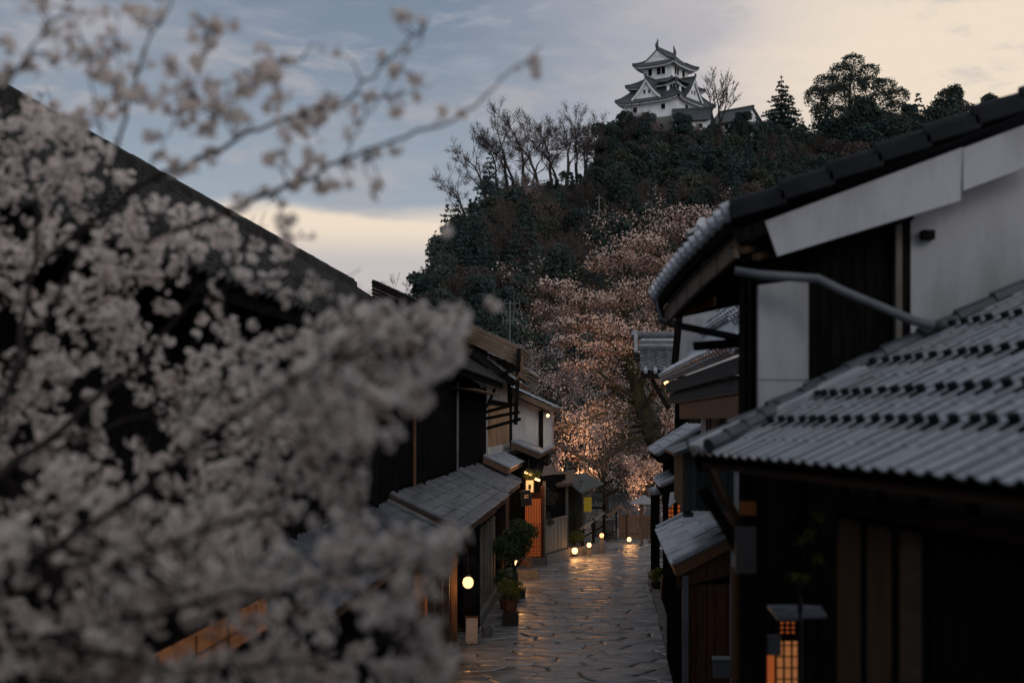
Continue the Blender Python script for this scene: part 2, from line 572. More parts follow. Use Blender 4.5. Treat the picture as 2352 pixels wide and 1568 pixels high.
def build_ground():
    mb = MB()
    mb.add([(-600, -120, -.12), (600, -120, -.12), (600, 1400, -.12), (-600, 1400, -.12)], [(0, 1, 2, 3)])
    struct(mb.build('ground', GROUND))
    nx, ny = 120, 90
    xs = np.linspace(-150, 230, nx)
    ys = np.linspace(100, 460, ny)
    vs = [(x, y, hill_h(x, y) - .1) for y in ys for x in xs]
    fs = [(j * nx + i, j * nx + i + 1, (j + 1) * nx + i + 1, (j + 1) * nx + i) for j in range(ny - 1) for i in range(nx - 1)]
    mb = MB(); mb.add(vs, fs)
    struct(mb.build('hill', HILLM, smooth=True))
build_ground()

# ------------------------------------------------------------------ castle
def castle():
    C = Vector((12.8, 300, 68.2))
    th = math.radians(33)
    n1 = Vector((-math.sin(th), -math.cos(th), 0))
    n2 = Vector((math.cos(th), -math.sin(th), 0))
    root = thing('castle_keep', 'white castle keep with three tiers of dark tiled roofs on top of the hill', 'castle', C)
    def W(p, q, z):
        return C + n1 * p + n2 * q + Vector((0, 0, z))
    def block(name, hp, hq, z0, z1, m=CASTLE_WHITE):
        mb = MB()
        mb.obox(W(0, 0, (z0 + z1) / 2), n1 * hp, n2 * hq, Vector((0, 0, (z1 - z0) / 2)))
        return mb.build(name, m, root)
    def skirt(name, bp, bq, z0, cp, cq, z1, up=.5, th_=.28):
        """hipped skirt roof with lifted corners; white soffit below"""
        mb = MB()
        k, r = 10, 4
        corners = [(-1, -1), (1, -1), (1, 1), (-1, 1)]
        for side in range(4):
            a, b = corners[side], corners[(side + 1) % 4]
            top, bot = [], []
            for j in range(r + 1):
                f = j / r
                hp, hq = bp + (cp - bp) * f, bq + (cq - bq) * f
                for i in range(k + 1):
                    t = i / k
                    sp, sq = a[0] + (b[0] - a[0]) * t, a[1] + (b[1] - a[1]) * t
                    z = z0 + (z1 - z0) * f ** 1.35 + up * abs(2 * t - 1) ** 4 * (1 - f)
                    top.append(W(sp * hp, sq * hq, z))
                    bot.append(W(sp * hp, sq * hq, z - th_))
            n = len(top)
            fs = []
            for j in range(r):
                for i in range(k):
                    q0 = j * (k + 1) + i
                    fs.append((q0, q0 + 1, q0 + k + 2, q0 + k + 1))
            fs2 = [tuple(x + n for x in f[::-1]) for f in fs]
            edge = [(i, i + n, i + 1 + n, i + 1) for i in range(k)]
            mb.add(top + bot, fs + edge, 0)
            mb.add(top + bot, fs2, 1)
        for a in corners:       # hip ridges
            mb.tube([W(a[0] * (cp + (bp - cp) * f), a[1] * (cq + (bq - cq) * f), z0 + (z1 - z0) * (1 - f) ** 1.35 + up * f + .12) for f in (0, .35, .7, 1.0)], .2, 5, 0)
        rf = mb.build(name, [CASTLE_TILE, CASTLE_WHITE], root)
        # rafter ends under the eave
        mr = MB()
        for side in range(4):
            a, b = corners[side], corners[(side + 1) % 4]
            for i in range(1, 26):
                t = i / 26
                sp, sq = a[0] + (b[0] - a[0]) * t, a[1] + (b[1] - a[1]) * t
                z = z0 + up * abs(2 * t - 1) ** 4 - th_ - .12
                p = W(sp * (bp - .25), sq * (bq - .25), z)
                mr.obox(p, n1 * .12, n2 * .12, (0, 0, .12))
        mr.build('rafter_ends', CASTLE_WHITE, rf, kind='stuff')
        return rf
    def gable(face, off, wid, z0, hgt, front, back, inner=None):
        """triangular gable: white wall, dark curved roof, white bargeboard"""
        nF, nS = (n1, n2) if face == 1 else (n2, n1)
        def P(d, s, z):
            return C + nF * d + nS * (off + s) + Vector((0, 0, z))
        h = wid / 2
        prof = [(-1.0, 0), (-.72, .2), (-.45, .45), (-.2, .75), (0, 1.0), (.2, .75), (.45, .45), (.72, .2), (1.0, 0)]
        mb = MB()
        mb.prism([P(front - .5, s * h * .93, z0 + z * hgt * .93 - .05) for s, z in prof], nF * -.2)
        g = mb.build('gable', CASTLE_WHITE, root)
        rb = MB()
        for (s0, za), (s1, zb) in zip(prof, prof[1:]):
            rb.slab(P(front, s0 * h * 1.06, z0 + za * hgt + .15), P(front, s1 * h * 1.06, z0 + zb * hgt + .15), P(-back, s1 * h * 1.06, z0 + zb * hgt + .15), P(-back, s0 * h * 1.06, z0 + za * hgt + .15), .22)
        rb.tube([P(front + .1, 0, z0 + hgt + .28), P(-back, 0, z0 + hgt + .28)], .22, 6)
        rb.obox(P(front + .05, 0, z0 + hgt + .6), nF * .12, nS * .22, (0, 0, .35))
        rb.build('gable_roof', CASTLE_TILE, root)
        bb = MB()
        for (s0, za), (s1, zb) in zip(prof, prof[1:]):
            bb.add([P(front - .02, s0 * h, z0 + za * hgt - .08), P(front - .02, s1 * h, z0 + zb * hgt - .08), P(front - .02, s1 * h * .93, z0 + zb * hgt * .93 - .42), P(front - .02, s0 * h * .93, z0 + za * hgt * .93 - .42)], [(0, 1, 2, 3)])
            bb.add([P(front - .2, s0 * h, z0 + za * hgt - .08), P(front - .2, s1 * h, z0 + zb * hgt - .08), P(front - .2, s1 * h * .93, z0 + zb * hgt * .93 - .42), P(front - .2, s0 * h * .93, z0 + za * hgt * .93 - .42)], [(3, 2, 1, 0)])
        bb.build('bargeboard', CASTLE_WHITE, g)
        for s in (-.16, .16):
            w = MB()
            w.obox(P(front - .46, s * h, z0 + hgt * .32), nF * .06, nS * .2, (0, 0, .42))
            w.build('gable_window', BLACK, g)
        return g
    def window(face, d, off, z, w, h, leaves=1):
        nF, nS = (n1, n2) if face == 1 else (n2, n1)
        mb = MB()
        mb.obox(C + nF * (d + .03) + nS * off + Vector((0, 0, z)), nF * .05, nS * w / 2, (0, 0, h / 2))
        wn = mb.build('window', DARKWOOD, root)
        fr = MB()
        for s in (-1, 1):
            fr.obox(C + nF * (d + .07) + nS * (off + s * (w / 2 + .05)) + Vector((0, 0, z)), nF * .07, nS * .05, (0, 0, h / 2 + .05))
        fr.obox(C + nF * (d + .07) + nS * off + Vector((0, 0, z - h / 2 - .06)), nF * .09, nS * (w / 2 + .12), (0, 0, .06))
        fr.build('window_frame', CASTLE_WHITE, wn)
    base = MB()
    base.obox(W(0, 0, -3.2), n1 * 7.6, n2 * 7.6, (0, 0, 2.2))
    base.build('stone_base', STONE, root)
    block('lower_storey', 6.4, 6.4, -1.2, 3.1)
    skirt('lower_roof', 7.8, 7.8, 2.75, 4.6, 4.6, 6.2, .7)
    block('middle_storey', 4.7, 4.7, 3.0, 6.9)
    skirt('middle_roof', 6.25, 6.25, 6.15, 3.3, 3.3, 8.15, .55)
    gable(1, -.6, 7.2, 3.6, 4.0, 7.2, -2.5)
    gable(2, .2, 7.2, 3.6, 4.3, 7.2, -2.5)
    # small curved dormer gable at the near corner
    mb = MB()
    dn, ds = (n1 + n2).normalized(), (n2 - n1).normalized()
    def D(d, s, z):
        return C + dn * d + ds * s + Vector((0, 0, z))
    cur = [(-3.3, 0), (-2.2, .12), (-1.2, .5), (-.5, .95), (0, 1.1), (.5, .95), (1.2, .5), (2.2, .12), (3.3, 0)]
    for (s0, za), (s1, zb) in zip(cur, cur[1:]):
        mb.slab(D(8.0, s0, 6.35 + za), D(8.0, s1, 6.35 + zb), D(3.5, s1, 6.6 + zb), D(3.5, s0, 6.6 + za), .25)
    mb.build('dormer_roof', CASTLE_TILE, root)
    mb = MB()
    mb.obox(D(5.6, 0, 5.4), dn * 1.2, ds * 1.5, (0, 0, 1.1))
    dw = mb.build('dormer_wall', CASTLE_WHITE, root)
    for s in (-.7, .8):
        mb = MB(); mb.obox(D(6.83, s, 5.5), dn * .05, ds * .22, (0, 0, .55)); mb.build('dormer_window', DARKWOOD, dw)
    block('top_storey', 3.4, 3.4, 7.6, 11.3)
    for off, w in ((-1.75, .95), (.35, .95), (1.45, .95)):
        window(1, 3.4, off, 9.6, w, 1.5)
    for off, w in ((-1.0, .8), (-1.95, .8), (1.35, 1.1)):
        window(2, 3.4, -off, 9.6, w, 1.5)
    window(1, 6.4, -3.6, 1.4, 1.0, 1.1); window(1, 6.4, 3.2, 1.4, 1.0, 1.1); window(2, 6.4, 2.6, 1.5, 1.2, 1.0)
    skirt('top_roof', 5.15, 5.15, 10.75, 3.0, 3.0, 12.15, .6)
    # upper gabled part of the top roof, ridge along n1
    mb = MB()
    prof = [(-1, 0), (-.7, .24), (-.35, .6), (0, 1), (.35, .6), (.7, .24), (1, 0)]
    for (s0, za), (s1, zb) in zip(prof, prof[1:]):
        mb.slab(W(3.7, s0 * 3.6, 11.75 + za * 2.6), W(3.7, s1 * 3.6, 11.75 + zb * 2.6), W(-3.7, s1 * 3.6, 11.75 + zb * 2.6), W(-3.7, s0 * 3.6, 11.75 + za * 2.6), .3)
    mb.beam(W(3.8, 0, 14.45), W(-3.8, 0, 14.45), .45, .55)
    for s in (-1, 1):
        mb.tube([W(3.3, s * .3, 14.2), W(3.3, s * 1.4, 13.2), W(3.3, s * 2.6, 12.35), W(3.3, s * 3.6, 11.95)], .17, 5)
        mb.tube([W(-3.3, s * .3, 14.2), W(-3.3, s * 1.4, 13.2), W(-3.3, s * 2.6, 12.35), W(-3.3, s * 3.6, 11.95)], .17, 5)
    mb.build('ridge_roof', CASTLE_TILE, root)
    for sg in (1, -1):
        mb = MB()
        mb.prism([W(sg * 3.25, s * 3.1, 11.8 + z * 2.2) for s, z in prof], n1 * .2 * sg)
        g = mb.build('gable', CASTLE_WHITE, root)
        mb = MB()
        for (s0, za), (s1, zb) in zip(prof, prof[1:]):
            mb.slab(W(sg * 3.64, s0 * 3.45, 11.62 + za * 2.5), W(sg * 3.64, s1 * 3.45, 11.62 + zb * 2.5), W(sg * 3.45, s1 * 3.45, 11.62 + zb * 2.5), W(sg * 3.45, s0 * 3.45, 11.62 + za * 2.5), .32)
        mb.obox(W(sg * 3.5, 0, 13.2), n1 * .08, n2 * .28, (0, 0, .4))
        mb.build('bargeboard', CASTLE_WHITE, g)
        # fish-shaped ridge ornament, tail up
        mb = MB()
        pts = [W(sg * 3.6, 0, 14.6), W(sg * 3.75, 0, 15.1), W(sg * 3.6, 0, 15.6), W(sg * 3.35, 0, 15.95), W(sg * 3.45, 0, 16.5)]
        mb.tube(pts, [.38, .36, .26, .15, .06], 6)
        mb.tube([W(sg * 3.35, 0, 15.95), W(sg * 2.95, 0, 16.25)], [.12, .04], 4)
        mb.tube([W(sg * 3.7, 0, 15.3), W(sg * 4.05, 0, 15.55)], [.12, .03], 4)
        mb.build('ridge_ornament', CASTLE_TILE, root)

    # lower buildings beside the keep
    def turret(name, label, c, hx, hy, z0, ze, zr, yaw):
        t = thing(name, label, 'castle building', (c[0], c[1], z0), None)
        ax = Vector((math.cos(yaw), math.sin(yaw), 0)); ay = Vector((-math.sin(yaw), math.cos(yaw), 0))
        c = Vector((c[0], c[1], 0))
        mb = MB(); mb.obox(c + Vector((0, 0, (z0 + ze) / 2)), ax * hx, ay * hy, (0, 0, (ze - z0) / 2))
        w = mb.build('wall', CASTLE_WHITE, t)
        mb = MB()
        for s in (-1, 1):
            mb.slab(c + ax * -(hx + .7) + ay * s * (hy + .9) + Vector((0, 0, ze - .3)), c + ax * (hx + .7) + ay * s * (hy + .9) + Vector((0, 0, ze - .3)),
                    c + ax * (hx + .7) + Vector((0, 0, zr)), c + ax * -(hx + .7) + Vector((0, 0, zr)), .25)
        mb.beam(c + ax * -(hx + .8) + Vector((0, 0, zr + .12)), c + ax * (hx + .8) + Vector((0, 0, zr + .12)), .4, .5)
        r = mb.build('roof', CASTLE_TILE, t)
        for sg in (-1, 1):
            mb = MB()
            mb.prism([c + ax * sg * hx + ay * -hy + Vector((0, 0, ze)), c + ax * sg * hx + ay * hy + Vector((0, 0, ze)), c + ax * sg * hx + Vector((0, 0, zr - .35))], ax * sg * .12)
            mb.build('gable', CASTLE_WHITE, t)
        for k in range(3):
            mb = MB()
            mb.obox(c + ax * hx * (-.6 + .6 * k) - ay * (hy + .03) + Vector((0, 0, (z0 + ze) / 2 + .6)), ax * .4, ay * .05, (0, 0, .45))
            mb.build('window', DARKWOOD, t)
        return t
    turret('castle_gatehouse', 'long white gatehouse with dark roof directly below the castle keep', (17.8, 290.5), 3.4, 1.8, 62.0, 66.0, 68.4, -.25)
    turret('castle_turret', 'white gabled turret right of the castle keep behind bare trees', (27.6, 300), 3.9, 3.2, 64.0, 67.4, 70.4, -.75)
    turret('castle_turret', 'low white castle storehouse beside the tall pointed conifer', (33.0, 297), 3.2, 2.2, 62.0, 65.2, 66.9, .1)
castle()

# ------------------------------------------------------------------ trees of the hill
TWIGBLOOM = mat('dusky_twig_bloom', (.13, .095, .09), .8, .1, (.08, .06, .058), 1.5, trans=.3)
def leafy_tree_meshes(rng, h, w, nl, nq, size, m, z0=.3, trunk=True):
    lobes = crown_lobes(rng, h, w, nl, z0)
    mb = MB()
    leaf_quads(lobe_points(lobes, nq, rng), size, rng, size * .4, mb)
    crown = mb.mesh('crown', m)
    tb = MB()
    tb.tube([(0, 0, -.6), (.05 * w * .2, 0, h * .3), (0, .02 * w, h * .62)], [h * .03, h * .022, h * .008], 6)
    for c, rr in lobes:
        z = min(h * .5, c[2] * .6)
        tb.tube([(0, 0, z), (c[0] * .5, c[1] * .5, (z + c[2]) / 2 + .2), c], [h * .012, h * .008, h * .003], 4, cap=False)
    return crown, tb.mesh('trunk', BARK)

def conifer_meshes(rng, h, w, nq, size, m, gaps=.25):
    mb, tb = MB(), MB()
    tb.tube([(0, 0, -.6), (0, 0, h * .5), (0, 0, h * .98)], [h * .022, h * .014, h * .003], 6)
    tiers = 13
    pts = []
    for k in range(tiers):
        t = k / (tiers - 1)
        z = h * (.12 + .84 * t)
        rad = w * .5 * (1 - t) ** .8 * rng.uniform(.8, 1.12) + .15
        nb = max(4, int(11 * (1 - t) + 3))
        for b in range(nb):
            if rng.random() < gaps * .5:
                continue
            a = 6.283 * (b + rng.uniform(-.3, .3)) / nb + k
            L = rad * rng.uniform(.65, 1.1)
            tip = (math.cos(a) * L, math.sin(a) * L, z - L * .16 + rng.uniform(-.15, .15))
            tb.tube([(0, 0, z), tip], [h * .006, .01], 3, cap=False)
            for q in range(max(3, int(nq * (L / (w * .5)) / (tiers * 9)))):
                f = rng.uniform(.2, 1.05)
                sp = .13 * L * (1.1 - .5 * f)
                pts.append((tip[0] * f + rng.gauss(0, sp), tip[1] * f + rng.gauss(0, sp), z + (tip[2] - z) * f + rng.gauss(0, .10) - .04))
    leaf_quads(pts, size, rng, size * .15, mb, flat=.5)
    return mb.mesh('crown', m), tb.mesh('trunk', BARK)

def bare_meshes(rng, h, lev=5, spread=.1, buds=0, mr=.034, lean=(0, 0), m=PALEBLOOM, up=.06, r=.02, size=.12, fork=.3):
    segs, tips = [], []
    grow(segs, tips, Vector((0, 0, -.4)), Vector((lean[0], lean[1], 1)), h * fork, h * r, lev, rng, up=up, wob=spread, kids=(1, 2), ang=(.3, .75), ratio=(.62, .86), n=3)
    tb = seg_mesh(segs, mr)
    mb = MB()
    if buds:
        pts = []
        for p, d in tips:
            for _ in range(buds):
                pts.append(p)
        leaf_quads(pts, size, rng, .22, mb)
    return (mb.mesh('crown', m) if buds else None), tb.mesh('trunk', BARK)

def plant_tree(name, label, cat, loc, meshes, rotz=0, s=1.0, group=None, parts=('crown', 'trunk')):
    t = thing(name, label, cat, loc, group)
    t.rotation_euler = (0, 0, rotz)
    t.scale = (s, s, s) if not isinstance(s, tuple) else s
    out = []
    for nm, me in zip(parts, meshes):
        if me is None:
            continue
        o = bpy.data.objects.new(nm, me)
        COL.objects.link(o)
        o.parent = t
        if nm in ('crown', 'blossoms', 'foliage'):
            o['kind'] = 'stuff'
        out.append(o)
    return t, out

def on_hill(u, Y, dz=0):
    x = (u - U0) * Y / F
    return (x, Y, hill_h(x, Y) + dz)

def hill_trees():
    rng = random.Random(5)
    # kinds shared by the wooded slope
    kinds = [leafy_tree_meshes(rng, 7.5, 6.2, 13, 2600, .24, LEAF), leafy_tree_meshes(rng, 7, 6.6, 12, 2300, .25, OLIVE),
             leafy_tree_meshes(rng, 6.5, 6.4, 12, 1900, .22, SCRUB), conifer_meshes(rng, 9.5, 5.4, 2800, .25, CONIF),
             leafy_tree_meshes(rng, 8.5, 5.6, 15, 2800, .24, CONIF)]
    bare_kind = []
    for hh in (7.0, 8.0):
        sg, tp_ = [], []
        grow(sg, tp_, Vector((0, 0, -.3)), Vector((0, 0, 1)), hh * .34, hh * .022, 4, rng, up=.05, wob=.13, kids=(2, 3), ang=(.3, .8), ratio=(.62, .84), n=3)
        mb = seg_mesh(sg, .022)
        leaf_quads([p for p, d in tp_ for _ in range(7)], .085, rng, .28, mb)
        bare_kind.append((mb.mesh('crown', SCRUB), None))
    kinds += bare_kind
    kc = bpy.data.collections.new('slope_tree_kinds')
    sc.collection.children.link(kc)
    spots = [(1290, 178, 0, 'round dark green tree on the lower slope left of the pink cherry', 1.15), (1235, 214, 1, 'olive green tree in the middle of the wooded slope', .9),
             (1330, 214, 2, 'brown bare scrub tree on the slope below the bare ridge trees', .95), (1480, 236, 3, 'dark pointed conifer on the steep slope below the castle', 1.0),
             (1640, 250, 4, 'dark bushy evergreen on the slope right below the castle', 1.0),
             (1420, 205, 5, 'bare brown tree halfway up the slope beside the thin pole', 1.0), (1545, 225, 6, 'bare brown tree on the slope above the pink cherry crown', 1.0)]
    for k, (u, Y, kind, lab, s) in enumerate(spots):
        t, ob = plant_tree('hillside_tree', lab, 'tree', on_hill(u, Y, -.2), kinds[kind], rng.uniform(0, 6), s)
        c = ob[0]
        c.name = 'crown' if k == 0 else f'crown.{k:03d}'
        kc.objects.link(c)
        # the wood: points carrying kind, turn and size
    pts, kd, rot, scl = [], [], [], []
    y = 112.0
    while y < 304:
        x = -72.0 + rng.uniform(0, 2)
        while x < 112:
            px, py = x + rng.uniform(-1.5, 1.5), y + rng.uniform(-1.5, 1.5)
            zr, yr = float(np.interp(px, RX, RZ)), float(np.interp(px, RX, RY))
            u = U0 + px * F / py
            s = rng.uniform(.62, 1.15)
            ok = py < yr + 4 and 500 < u < 2500
            if abs(px - 14) < 15 and py > 270: s *= .72
            if abs(px - 13) < 10 and py > 288: ok = False
            if 1140 < u < 1350 and py > yr - 26: s *= .30       # open ridge with bare trees
            elif py > yr - 20: s *= .66
            if px > 44 and py > 262: s *= 1.6
            if px < -22: s *= .62
            if ok:
                q = noise.noise(Vector((px * .035, py * .035, 9))) + rng.uniform(-.35, .35)
                q2 = noise.noise(Vector((px * .05, py * .05, 2))) + rng.uniform(-.3, .3)
                if q < -.10: k = 2 if q2 < -.1 else (5 if q2 < .22 else 6)
                elif q2 > .18: k = 3
                else: k = rng.choice((0, 0, 4, 4, 3, 1, 5))
                pts.append((px, py, hill_h(px, py) - .3)); kd.append(k); rot.append(rng.uniform(0, 6.28)); scl.append(s)
            x += 3.5
        y += 3.7
    me = bpy.data.meshes.new('hill_forest')
    me.from_pydata(pts, [], [])
    for nm, ty, dat in (('kd', 'INT', kd), ('rz', 'FLOAT', rot), ('sc', 'FLOAT', scl)):
        at_ = me.attributes.new(nm, ty, 'POINT')
        at_.data.foreach_set('value', dat)
    fo = bpy.data.objects.new('hill_forest', me)
    COL.objects.link(fo)
    tag(fo, 'dark mixed woodland covering the steep hillside below the castle', 'woodland')
    fo['kind'] = 'stuff'
    ng = bpy.data.node_groups.new('forest', 'GeometryNodeTree')
    ng.interface.new_socket('Geometry', in_out='INPUT', socket_type='NodeSocketGeometry')
    ng.interface.new_socket('Geometry', in_out='OUTPUT', socket_type='NodeSocketGeometry')
    n = ng.nodes
    gi, go = n.new('NodeGroupInput'), n.new('NodeGroupOutput')
    ci = n.new('GeometryNodeCollectionInfo')
    ci.inputs['Collection'].default_value = kc
    ci.inputs['Separate Children'].default_value = True
    ci.inputs['Reset Children'].default_value = True
    ip = n.new('GeometryNodeInstanceOnPoints')
    ip.inputs['Pick Instance'].default_value = True
    def attr(nm, ty):
        a = n.new('GeometryNodeInputNamedAttribute'); a.data_type = ty; a.inputs['Name'].default_value = nm
        return a.outputs['Attribute']
    cx = n.new('ShaderNodeCombineXYZ')
    er = n.new('FunctionNodeEulerToRotation')
    L = ng.links.new
    L(gi.outputs[0], ip.inputs['Points']); L(ci.outputs[0], ip.inputs['Instance'])
    L(attr('kd', 'INT'), ip.inputs['Instance Index'])
    L(attr('rz', 'FLOAT'), cx.inputs['Z']); L(cx.outputs[0], er.inputs[0]); L(er.outputs[0], ip.inputs['Rotation'])
    L(attr('sc', 'FLOAT'), ip.inputs['Scale']); L(ip.outputs[0], go.inputs[0])
    md = fo.modifiers.new('forest', 'NODES')
    md.node_group = ng

    # trees one can tell apart on the skyline
    b1 = bare_meshes(rng, 12, 5, .12, 9, size=.075, m=TWIGBLOOM, r=.024, fork=.34, mr=.03)
    b2 = bare_meshes(rng, 12, 5, .12, 9, size=.075, m=TWIGBLOOM, r=.024, fork=.34, mr=.03)
    b3 = bare_meshes(rng, 12, 5, .14, 9, lean=(-.35, 0), size=.075, up=.03, m=TWIGBLOOM, r=.024, fork=.34, mr=.03)
    b4 = bare_meshes(rng, 13, 6, .12, 0, r=.022, fork=.28)
    ridge = [(1120, 238, b3, .86, 'leaning bare cherry at the left end of the ridge row'), (1165, 246, b1, .95, 'slim bare cherry, second in the ridge row'),
             (1207, 250, b2, 1.0, 'forked bare cherry in the middle of the ridge row'), (1240, 254, b3, .95, 'thin bare cherry right of the forked one on the ridge'),
             (1268, 256, b2, .88, 'small bare cherry before the tall one on the ridge'), (1302, 260, b1, 1.12, 'tallest bare cherry of the ridge row with spreading top'),
             (1345, 272, b2, 1.05, 'bare cherry half hidden behind the dark tree left of the castle'), (1415, 282, b1, .8, 'bare cherry close to the left foot of the castle'),
             (1143, 243, b2, .72, 'small bare cherry between the leaning one and the slim one on the ridge'), (1186, 249, b3, .9, 'crooked bare cherry behind the slim one on the ridge'),
             (1222, 253, b1, .78, 'short bare cherry right behind the forked one on the ridge'), (1285, 259, b3, .85, 'bare cherry leaning against the tallest one of the ridge row'),
             (1325, 266, b2, .98, 'bare cherry at the right end of the open ridge'), (1372, 276, b1, 1.0, 'bare cherry rising behind the bushy evergreen left of the castle')]
    for k, (u, Y, me, s, lab) in enumerate(ridge):
        plant_tree('bare_cherry_tree', lab, 'tree', on_hill(u, Y, -.3), me, rng.uniform(0, 6) if me is not b3 else rng.uniform(-.3, .3), s * 1.3, 'bare trees along the ridge')
    plant_tree('bare_cherry_tree', 'bare cherry leaning out from the cliff edge over the bright sky gap', 'tree', on_hill(1078, 226, -.3), b3, .1, 1.0)
    plant_tree('bare_cherry_tree', 'bare pale tree at the low left end of the hill against the glowing sky', 'tree', on_hill(958, 207, -.3), b3, .25, .95)
    plant_tree('bare_tree', 'tall bare tree with fine twigs right of the castle keep', 'tree', (at(1650, 320, 287).x, 287, at(1650, 325, 287).z), b4, 1.0, 1.42)
    t5 = bare_meshes(rng, 9, 5, .16, 9, m=PALEBLOOM, size=.14)
    plant_tree('pale_cherry_tree', 'pale blossoming cherry on the slope below the ridge row', 'tree', on_hill(1195, 222, -1), t5, 0, 1.0)
    plant_tree('pale_cherry_tree', 'pale blossoming cherry just under the ridge fence', 'tree', on_hill(1225, 240, -1), t5, 2.0, .62)
    plant_tree('pale_cherry_tree', 'greyish cherry below the stone base of the castle', 'tree', on_hill(1500, 284, -.5), t5, 4.0, .7)
    plant_tree('pale_cherry_tree', 'greyish cherry in front of the castle gatehouse', 'tree', on_hill(1600, 283, -.5), t5, 1.0, .75)
    cm = conifer_meshes(rng, 13.4, 10.6, 11000, .30, CONIF, .22)
    p = on_hill(1795, 298)
    plant_tree('conifer_tree', 'tall pointed conifer standing alone right of the castle', 'tree', (p[0], p[1], at(1795, 318, 298).z), cm, .5)
    c2 = leafy_tree_meshes(rng, 11.5, 9.4, 22, 8000, .26, CONIF, .12)
    plant_tree('evergreen_tree', 'dark bushy evergreen left of the castle among bare trees', 'tree', on_hill(1392, 277, -.5), c2, .5, .98)
    for u, Y, s, rz, lab in ((1432, 286, .92, 2.0, 'dark evergreen hiding the left foot of the castle'), (1488, 288, .66, 4.0, 'rounded evergreen before the stone base of the castle'), (1566, 284, .72, 1.0, 'dark evergreen in front of the castle gatehouse wall'), (1705, 292, .66, 3.0, 'dark evergreen before the white castle turret')):
        plant_tree('evergreen_tree', lab, 'tree', on_hill(u, Y, -.5), c2, rz, s)
    big_l = [((-8.5, 0, 8.5), (2.8, 3, 2.4)), ((-6.2, 1, 11.2), (3.2, 3, 2.5)), ((-3.0, 0, 13.6), (3.2, 3, 2.2)), ((-.8, 0, 16.2), (2.6, 2.4, 1.5)), ((2.6, 1, 14.4), (2.6, 2.5, 1.5)),
             ((-4.6, -1, 8.8), (3.6, 3, 2.6)), ((-1.0, -1, 10.8), (3.3, 3, 2.5)), ((2.8, 0, 11.2), (2.8, 2.5, 1.9)), ((5.8, 0, 11.0), (2.7, 2.5, 1.6)), ((8.6, 0, 9.0), (2.8, 2.6, 1.6)),
             ((5.0, 0, 8.2), (3.0, 3, 1.9)), ((8.6, 1, 6.2), (3.2, 3, 1.8)), ((-7.5, 0, 5.6), (2.6, 2.6, 1.8)), ((1.0, 1, 7.6), (3.0, 3, 1.9)), ((-3.5, 1, 5.4), (3, 3, 1.7)), ((4, 1, 5.2), (2.6, 2.5, 1.4)), ((11.2, 0, 5.5), (2, 2, 1.5))]
    mb = MB()
    leaf_quads(lobe_points(big_l, 19000, rng), .215, rng, .14, mb)
    tb = MB()
    tb.tube([(-1, 0, -2), (-1.2, 0, 4), (-1.6, 0, 9), (-1, 0, 14)], [.55, .45, .28, .08], 7)
    tb.tube([(2.5, .5, -2), (2.8, .5, 4), (4, .3, 9)], [.4, .3, .1], 6)
    for c, rr in big_l:
        tb.tube([(-1.3 if c[0] < 2 else 3, 0, max(2, c[2] - 4)), (c[0] * .6, c[1], c[2] - 1.4), c], [.2, .12, .04], 4, cap=False)
    p = on_hill(1968, 299)
    plant_tree('broadleaf_tree', 'huge spreading broadleaf tree on the skyline right of the conifer', 'tree', (p[0], p[1], at(1968, 318, 299).z), (mb.mesh('crown', LEAF), tb.mesh('trunk', BARK)))
    rt = leafy_tree_meshes(rng, 9, 10, 22, 7500, .26, LEAF, .04)
    p = on_hill(2182, 300)
    plant_tree('round_tree', 'round-topped tree on the skyline right of the huge broadleaf tree', 'tree', (p[0], p[1], at(2182, 292, 300).z), rt, 0, 1.0)
    p = on_hill(2276, 302)
    plant_tree('round_tree', 'small spiky-topped tree at the right end of the skyline', 'tree', (p[0], p[1], at(2276, 290, 302).z), rt, 2.2, (.72, .72, .80))
    p = on_hill(2090, 298)
    plant_tree('round_tree', 'low loose tree filling the skyline between the broadleaf and round tree', 'tree', (p[0], p[1], at(2100, 306, 298).z), rt, 4.0, (.75, .75, .68))
    # thin pole on the slope and ridge railing
    p = on_hill(1376, 205)
    mb = MB(); zt = at(1376, 448, 205).z
    mb.tube([p, (p[0], p[1], zt)], [.11, .07], 6); mb.beam((p[0] - .5, p[1], zt - .4), (p[0] + .5, p[1], zt - .4), .08, .08)
    tag(mb.build('utility_pole', PIPE, loc=p), 'thin grey pole rising from the dark wooded slope', 'pole')
    f = thing('ridge_fence', 'low wooden railing along the open ridge under the bare trees', 'fence', on_hill(1240, 258))
    for k in range(9):
        u = 1170 + k * 20
        q = on_hill(u, 256)
        mb = MB(); mb.tube([(q[0], q[1], q[2] - .5), (q[0], q[1], q[2] + 1.1)], .09, 5); mb.build('post', GREYWOOD, f)
        if k:
            for dz in (1.0, .55):
                mb = MB(); mb.tube([(pq[0], pq[1], pq[2] + dz), (q[0], q[1], q[2] + dz)], .06, 5); mb.build('rail', GREYWOOD, f)
        pq = q
hill_trees()
